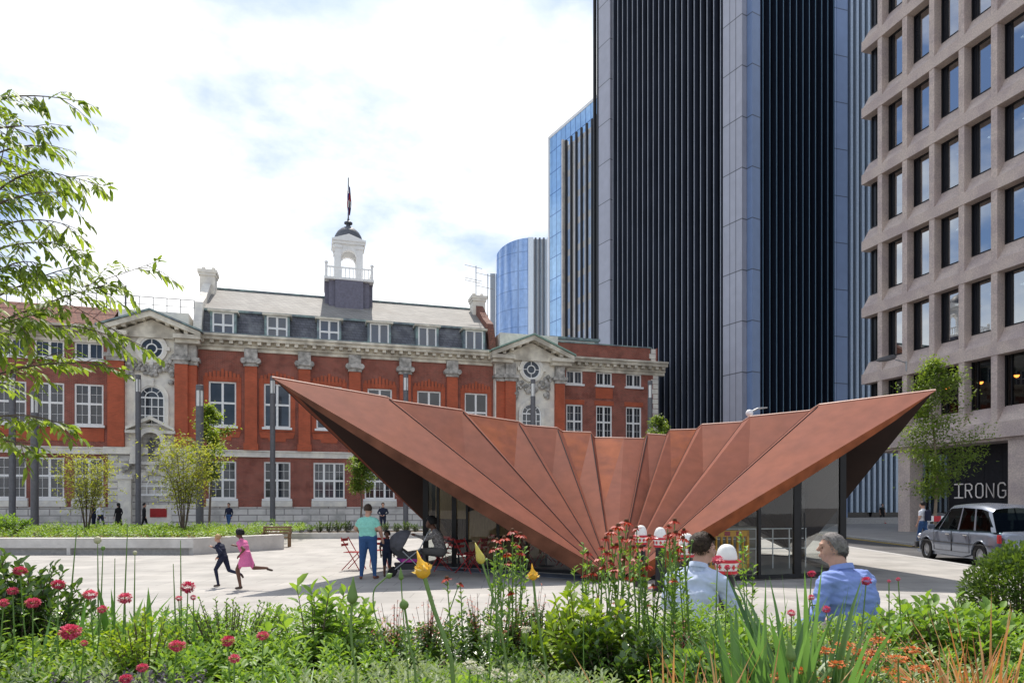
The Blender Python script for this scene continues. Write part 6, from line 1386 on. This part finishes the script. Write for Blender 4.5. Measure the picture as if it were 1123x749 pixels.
# white tufts
wl_ = ordlab([583.6,537,577,524,545,640,515,560], [(1000,'in the centre of the bed')], 'creamy white flower tuft')
for i, (px, py) in enumerate(((583,668),(537,690),(577,690),(524,735),(545,738),(640,672),(515,728),(560,742))):
    Y = 3.4 if py < 700 else 2.7; c = at(px, py, Y); hz = c.z-SOILZ; root = empty('white_flower', (c.x, c.y, SOILZ), 0, wl_[i], 'flower', 'creamy white flower tufts'); lb = LB(); tuft(lb, (0,0,hz), .022, 60, .012, .009, .6); lb.build('flower_head', LM['cream'], root); s_ = MB(); s_.tube([(0,0,0),(0,0,hz)], .003, 5); s_.build('stem', LM['stem'], root)
# --- tall buds on long stems
def bud(pts, kind, label, Y, br):
    P = [at(px, py, Y+dy) for px, py, dy in pts]; root = empty('bud_stem', (P[0].x, P[0].y, SOILZ), 0, label, 'flower'); o_ = Vector((P[0].x, P[0].y, SOILZ)); P = [p-o_ for p in P]
    base = Vector((P[0].x, P[0].y, 0)); Q = [base]+P; s_ = MB()
    sm_ = []; 
    for i in range(len(Q)-1):
        for k in range(4):
            t = k/4; p0 = Q[max(i-1,0)]; p1 = Q[i]; p2 = Q[i+1]; p3 = Q[min(i+2,len(Q)-1)]; sm_.append(.5*((2*p1)+(p2-p0)*t+(2*p0-5*p1+4*p2-p3)*t*t+(3*p1-p0-3*p2+p3)*t**3))
    sm_.append(Q[-1]); s_.tube(sm_, [br*.24]*len(sm_), 7); s_.build('stem', LM['stem'], root)
    tip = Q[-1]; d = (sm_[-1]-sm_[-2]).normalized(); c = MB(); rot = d.to_track_quat('Z', 'Y').to_matrix()
    if kind == 'point': prof = [(.25,0),(.8,.5),(1,1.2),(.9,1.9),(.6,3.0),(.3,4.3),(.05,5.4)]
    elif kind == 'flower': prof = [(.25,0),(.75,.4),(.85,1.0),(.6,1.7),(.25,2.4),(.04,3.6)]
    else: prof = [(.25,0),(.8,.4),(1,1.0),(.85,1.6),(.4,2.1),(.08,2.6)]
    tmp = MB(); tmp.lathe([(r_*br, z_*br*.9) for r_, z_ in prof], (0,0,0), 12); c.add([tip+rot @ Vector(v) for v in tmp.v], tmp.f); bo = c.build('bud', LM['stem'] if kind != 'flower' else LM['yellow'], root, smooth=True)
    if 'slender' in label: bo.data.materials[0] = LM['budpale']
    if kind == 'flower':
        lb = LB(); n = 46; dd = nrm(rng.normal(0,1,(n,3))*[.55,.55,.3]+[0,0,.75]); R_ = np.array(rot); dd = dd @ R_.T; lb.leaves(np.array(tip)+dd*br*.5+np.array(d)*br*.3, dd, br*.95, br*.5, None, .2, -.1); lb.build('florets', LM['yellow'], root)
bud([(497,749,0),(489,705,.0),(476,668,.02),(466,634,.04)], 'flower', 'large opening yellow bud on a leaning stem in front of the pushchair', 2.2, .030)
bud([(556,749,0),(551,700,0),(541,655,0),(529,618,.02)], 'point', 'slender pointed yellow green bud left of the red daisies', 2.3, .016)
bud([(600,749,0),(594,705,0),(588,665,0),(585,636,.0)], 'flower', 'half open cream yellow bud in front of the pavilion glass', 2.35, .018)
bud([(391,749,0),(387,715,0),(385,690,0),(386,662,.0)], 'point', 'large pointed green bud in front of the woman in mint shirt', 2.3, .019)
bud([(428,749,0),(423,710,0),(411,672,0),(410,648,0),(419,637,0),(424,633,0)], 'round', 'small nodding green bud on a curved stem', 2.5, .011)
bud([(456,749,0),(450,710,0),(446,680,0),(444,668,0)], 'round', 'rounded green bud below the yellow opening one', 2.4, .017)
bud([(448,749,0),(444,700,0),(441,655,0),(440,636,0)], 'point', 'thin green bud just left of the yellow opening one', 2.6, .010)
bud([(869,749,0),(869,735,0),(868,725,0)], 'point', 'pale green bud at the bottom edge among iris blades', 2.3, .017)
tb_ = [(107,592,'with round cream head standing highest over the planter bench'),(113,601,'with small green head just right of the highest one'),(148,606,'with pale head right of the strap leaves'),(126,612,'with a tiny dark tip between strap leaves'),(85,570,'without head leaning left of the highest one'),(140,575,'without head leaning over the bench at left'),(198,592,'without head below the stone bay'),(190,618,'short headless one beside the pink tuft')]
for px, py, l in tb_:
    Y = 4.2; p = at(px, py, Y); root = empty('thin_stem', (p.x, p.y, SOILZ), 0, 'thin upright flower stem '+l, 'flower'); s_ = MB(); dx = rng.normal(0,.02)-.06*('leaning' in l); s_.tube([(dx,0,0),(dx*.5,0,(p.z-SOILZ)*.5),(0,0,p.z-SOILZ)], [.006,.005,.002], 6); s_.build('stem', LM['stem'], root)
    if 'head' in l and 'without' not in l and 'headless' not in l: s_ = MB(); s_.ball((0,0,p.z-SOILZ), .022 if 'cream' in l else .013, 10, 0, (1,1,1.1)); s_.build('flower_head', LM['cream'] if 'cream' in l or 'pale' in l else LM['stem'], root, smooth=True)
# ------------------------------------------------------------------ planting behind the long planter
def cover2(m, x0, x1, y0, y1, n, h0, h1, ln, wd, nl, label, z0):
    lb = LB(); P = zone(x0, x1, y0, y1, n); P[:, 2] = z0; hh = np.array([h0+(h1-h0)*(.5+mnoise.noise(Vector((p[0]*.7, p[1]*.7, 3)))) for p in P]); sprigs(lb, P, np.maximum(.05, hh), nl, ln, wd); return tag(lb.build('planter_foliage', m), label, 'ground cover', kind='stuff')
cover2(LM['mid'], -23, -9.6, 23.2, 34, 700, .12, .5, .17, .06, 10, 'green perennial planting filling the long planter', .4)
cover2(LM['lime'], -23, -9.6, 23.2, 33, 620, .1, .42, .15, .06, 10, 'yellow green perennial planting filling the long planter', .4)
cover2(LM['bronze'], -23, -9.6, 23.0, 25, 120, .08, .2, .1, .04, 8, 'reddish brown low planting at the front of the long planter', .4)
shrub(8, 27, .9, 1.25, 40, 14, .22, .07, LM['mid'], 'green fern like plant at the left end of the long planter', z0=.4, cat='shrub')
s0 = None; sx = [318+i*10.6 for i in range(20)]
for i, px in enumerate(sx):
    Y = 34.0+.008*(px-318)
    if s0 is None:
        s0 = shrub(px, Y, .3, .78, 26, 12, .09, .045, LM['box'], '', z0=.2, name='small_shrub'); c = s0
        s0['label'] = 'small round box shrub in the row above the low kerb wall'; s0['group'] = 'box shrubs along the low kerb wall'; s0['category'] = 'shrub'
    else: c = copy_tree(s0)
    c['label'] = 'small round box shrub, '+ORD[i]+' from the left in the row above the low kerb wall'
    c.location = gnd(px+rng.normal(0,1.0), Y, .2); c.rotation_euler.z = rng.random()*6; k = rng.uniform(.75, 1.15); c.scale = (k, k, k)
# ------------------------------------------------------------------ trees
def tree(px, Y, z0, H, cr, czr, nst, nlv, ln, wd, m, bark, label, multi=True, tr=.05, group=None, gap=.0, flat=1.0):
    c = gnd(px, Y, z0); root = empty('tree', c, 0, label, 'tree', group); tk = MB(); lb = LB(); tips = []
    if multi:
        for k in range(nst):
            a = k*6.28/nst+rng.random(); e = Vector((math.cos(a)*cr*.55, math.sin(a)*cr*.55, H*rng.uniform(.78, .98))); mid_ = Vector((e.x*.35, e.y*.35, e.z*.5)); P = [Vector((e.x*.05, e.y*.05, 0)), mid_, e]
            tk.tube(P, [tr*.5, tr*.35, tr*.1], 6); tips += [(P[1].lerp(P[2], t), t) for t in np.linspace(-.2, 1, 8)]
    else:
        P = [Vector((0,0,0)), Vector((.02*H,0,H*.4)), Vector((-.01*H,.0,H*.75)), Vector((0,0,H))]; tk.tube(P, [tr, tr*.75, tr*.4, tr*.12], 8)
        tips = [(Vector((0,0,czr[0]+(czr[1]-czr[0])*t)), t) for t in np.linspace(0, 1, nst)]
    ends = []
    for p, t in tips:
        for k in range(5):
            a = rng.random()*6.28; zc = (p.z-czr[0])/(czr[1]-czr[0]); prof_ = math.sin(math.pi*min(.95, max(.12, zc*.8+.15)))*flat; l_ = cr*(prof_ if not multi else .62)*rng.uniform(.25, 1.25)
            e = p+Vector((math.cos(a)*l_, math.sin(a)*l_, l_*rng.uniform(-.05, .55))); e.z = max(e.z, czr[0]*.8); tk.tube([p, p.lerp(e, .5)+Vector((0,0,l_*.06)), e], [tr*.13, tr*.08, tr*.03], 4); ends.append((p, e))
    per = nlv//max(1, len(ends))
    for p, e in ends:
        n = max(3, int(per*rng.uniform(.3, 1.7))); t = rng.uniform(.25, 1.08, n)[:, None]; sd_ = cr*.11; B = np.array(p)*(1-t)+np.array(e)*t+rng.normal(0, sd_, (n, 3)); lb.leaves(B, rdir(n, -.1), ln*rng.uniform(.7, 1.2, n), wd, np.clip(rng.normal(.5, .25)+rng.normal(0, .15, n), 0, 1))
    tk.build('trunk', bark, root); lb.build('crown', m, root); return root
tree(95, 30, .4, 3.5, 1.5, (.6, 3.4), 7, 2700, .12, .06, LM['ygreen'], LM['bark'], 'young multi stemmed yellow green tree in the planter before the brick wing')
tree(201, 28.5, .4, 4.0, 1.6, (.6, 3.9), 8, 3600, .12, .06, LM['ygreen'], LM['bark'], 'young multi stemmed yellow green tree left of the thick lamp post by the stone bay')
tree(229, 39, .3, 6.8, 1.35, (3.0, 6.8), 9, 3800, .18, .1, LM['tree'], LM['bark'], 'slim dark green tree behind the thick lamp post', multi=False, tr=.07)
tree(395, 36.5, .2, 3.9, 1.2, (2.3, 4.0), 7, 3000, .15, .08, LM['birch'], LM['bark'], 'small round headed green tree left of the pavilion tip', multi=False, tr=.05)
tree(1024, 28, 0, 7.2, 1.65, (2.1, 7.3), 18, 8500, .13, .065, LM['birch'], LM['barkpale'], 'slender light green street tree in front of the granite building', multi=False, tr=.07)
tree(722, 44, 0, 7.0, 1.1, (4.2, 7.1), 7, 2600, .2, .1, LM['birch'], LM['bark'], 'tree top just showing above the pavilion roof by the brick building end', multi=False, tr=.08)
# near tree whose branches reach in from the left
TB = Vector((-4.5, 4.7, 0)); nt_ = empty('overhanging_tree', (TB.x, TB.y, SOILZ), 0, 'near tree outside the left edge with leafy branches reaching across the sky', 'tree')
off = Vector((TB.x, TB.y, SOILZ)); tk = MB(); tk.tube([Vector((0,0,0)), Vector((.05,.05,1.3)), Vector((-.03,.0,2.8)), Vector((.05,.1,4.6))], [.09,.075,.055,.025], 10); lb = LB(); br_ = MB()
BR = [((-40,118),(20,96),(88,112),4.6,1.0),((-40,150),(20,132),(52,142),4.4,1),((-40,190),(15,150),(54,163),4.7,1),((-20,225),(35,170),(66,198),4.5,1),((60,190),(85,196),(118,205),4.5,.8),((-40,240),(30,205),(68,212),4.3,1),((-40,265),(30,225),(86,252),4.6,1.1),((-40,290),(30,250),(94,276),4.4,1.2),((-40,345),(40,300),(92,290),4.8,1.3),((-40,370),(60,325),(120,312),4.6,1.5),((90,315),(135,300),(172,287),4.6,.9),
      ((-40,390),(50,335),(130,372),4.5,1.2),((-30,420),(60,385),(130,405),4.4,.9),((-40,440),(30,395),(70,385),4.7,1.4),((-40,470),(20,440),(78,470),4.5,1.2),((-40,330),(10,275),(45,290),4.3,1.5),((-40,310),(0,200),(10,130),4.6,1),((-40,380),(5,350),(40,345),4.2,1.6),((-40,490),(10,470),(40,500),4.4,.7),((60,325),(100,345),(160,385),4.5,.8),((-40,215),(0,180),(40,190),4.9,1.1)]
for (a, b_, c_, Y, dn_) in BR:
    P = [at(*a, Y)-off, at(*b_, Y-.15)-off, at(*c_, Y-.25)-off]; pts = [P[0].lerp(P[1], t).lerp(P[1].lerp(P[2], t), t) for t in np.linspace(0, 1, 9)]
    if a[0] < 0: pts = [Vector((0, 0, max(1.2, P[0].z-.35)))]+pts
    br_.tube(pts, np.linspace(.009 if a[0] < 0 else .003, .0016, len(pts)), 5)
    nt2 = int(8*dn_)
    if a[0] < 0: nt2 = int(nt2*1.9)
    for k in range(nt2):
        t = .02+.97*k/nt2; i = min(len(pts)-2, int(t*(len(pts)-1))); p = pts[i].lerp(pts[i+1], t*(len(pts)-1)-i); d = (pts[i+1]-pts[i]).normalized(); a2 = Vector((d.x*.7+rng.normal(0,.35), rng.normal(0,.5), d.z*.5-.25+rng.normal(0,.3))).normalized(); l_ = rng.uniform(.1, .26)
        e = p+a2*l_; br_.tube([p, p.lerp(e,.5)+Vector((0,0,.015)), e], [.003,.002,.001], 4)
        n = 9; tt = np.linspace(.12, 1, n)[:, None]; B = np.array(p)*(1-tt)+np.array(e)*tt; sgn = np.where(np.arange(n) % 2 == 0, 1, -1)[:, None]; sv = nrm(np.cross(np.array(a2), Z)[None]+rng.normal(0,.1,(n,3))); D = np.array(a2)*.75+sv*sgn*.7+np.array([0,0,-.35])+rng.normal(0,.15,(n,3)); lb.leaves(B, D, .072*rng.uniform(.6,1.2,n), .027, None, .2, .25)
    n = 6; B = np.array(pts[-1])+rng.normal(0,.01,(n,3)); lb.leaves(B, np.array(pts[-1]-pts[-2])[None]*8+rng.normal(0,.5,(n,3)), .07, .027)
for k in range(26):                       # the rest of the crown, outside the frame
    z_ = rng.uniform(2.0, 4.5); a_ = rng.uniform(R(95), R(290)); l0 = rng.uniform(.7, 1.5); e0 = Vector((math.cos(a_)*l0, math.sin(a_)*l0, z_+rng.uniform(.1, .6))); s0_ = Vector((0, 0, z_)); m0 = s0_.lerp(e0, .5)+Vector((0,0,.12)); br_.tube([s0_, m0, e0], [.012,.007,.002], 5)
    for q in range(16):
        t = rng.uniform(.15, 1); p = s0_.lerp(m0, t*2) if t < .5 else m0.lerp(e0, t*2-1); d_ = Vector(tuple(rng.normal(0,1,3)*[1,1,.4]-[0,0,.25])).normalized(); e = p+d_*rng.uniform(.12,.3); br_.tube([p, e], [.003,.001], 4); n = 9; tt = np.linspace(.1,1,n)[:, None]; lb.leaves(np.array(p)*(1-tt)+np.array(e)*tt, rdir(n, -.2)+np.array(d_)*.6, .072*rng.uniform(.6,1.2,n), .027, None, .2, .25)
tk.build('trunk', LM['bark'], nt_); br_.build('branches', LM['bark'], nt_); lb.build('crown', LM['tree'], nt_)
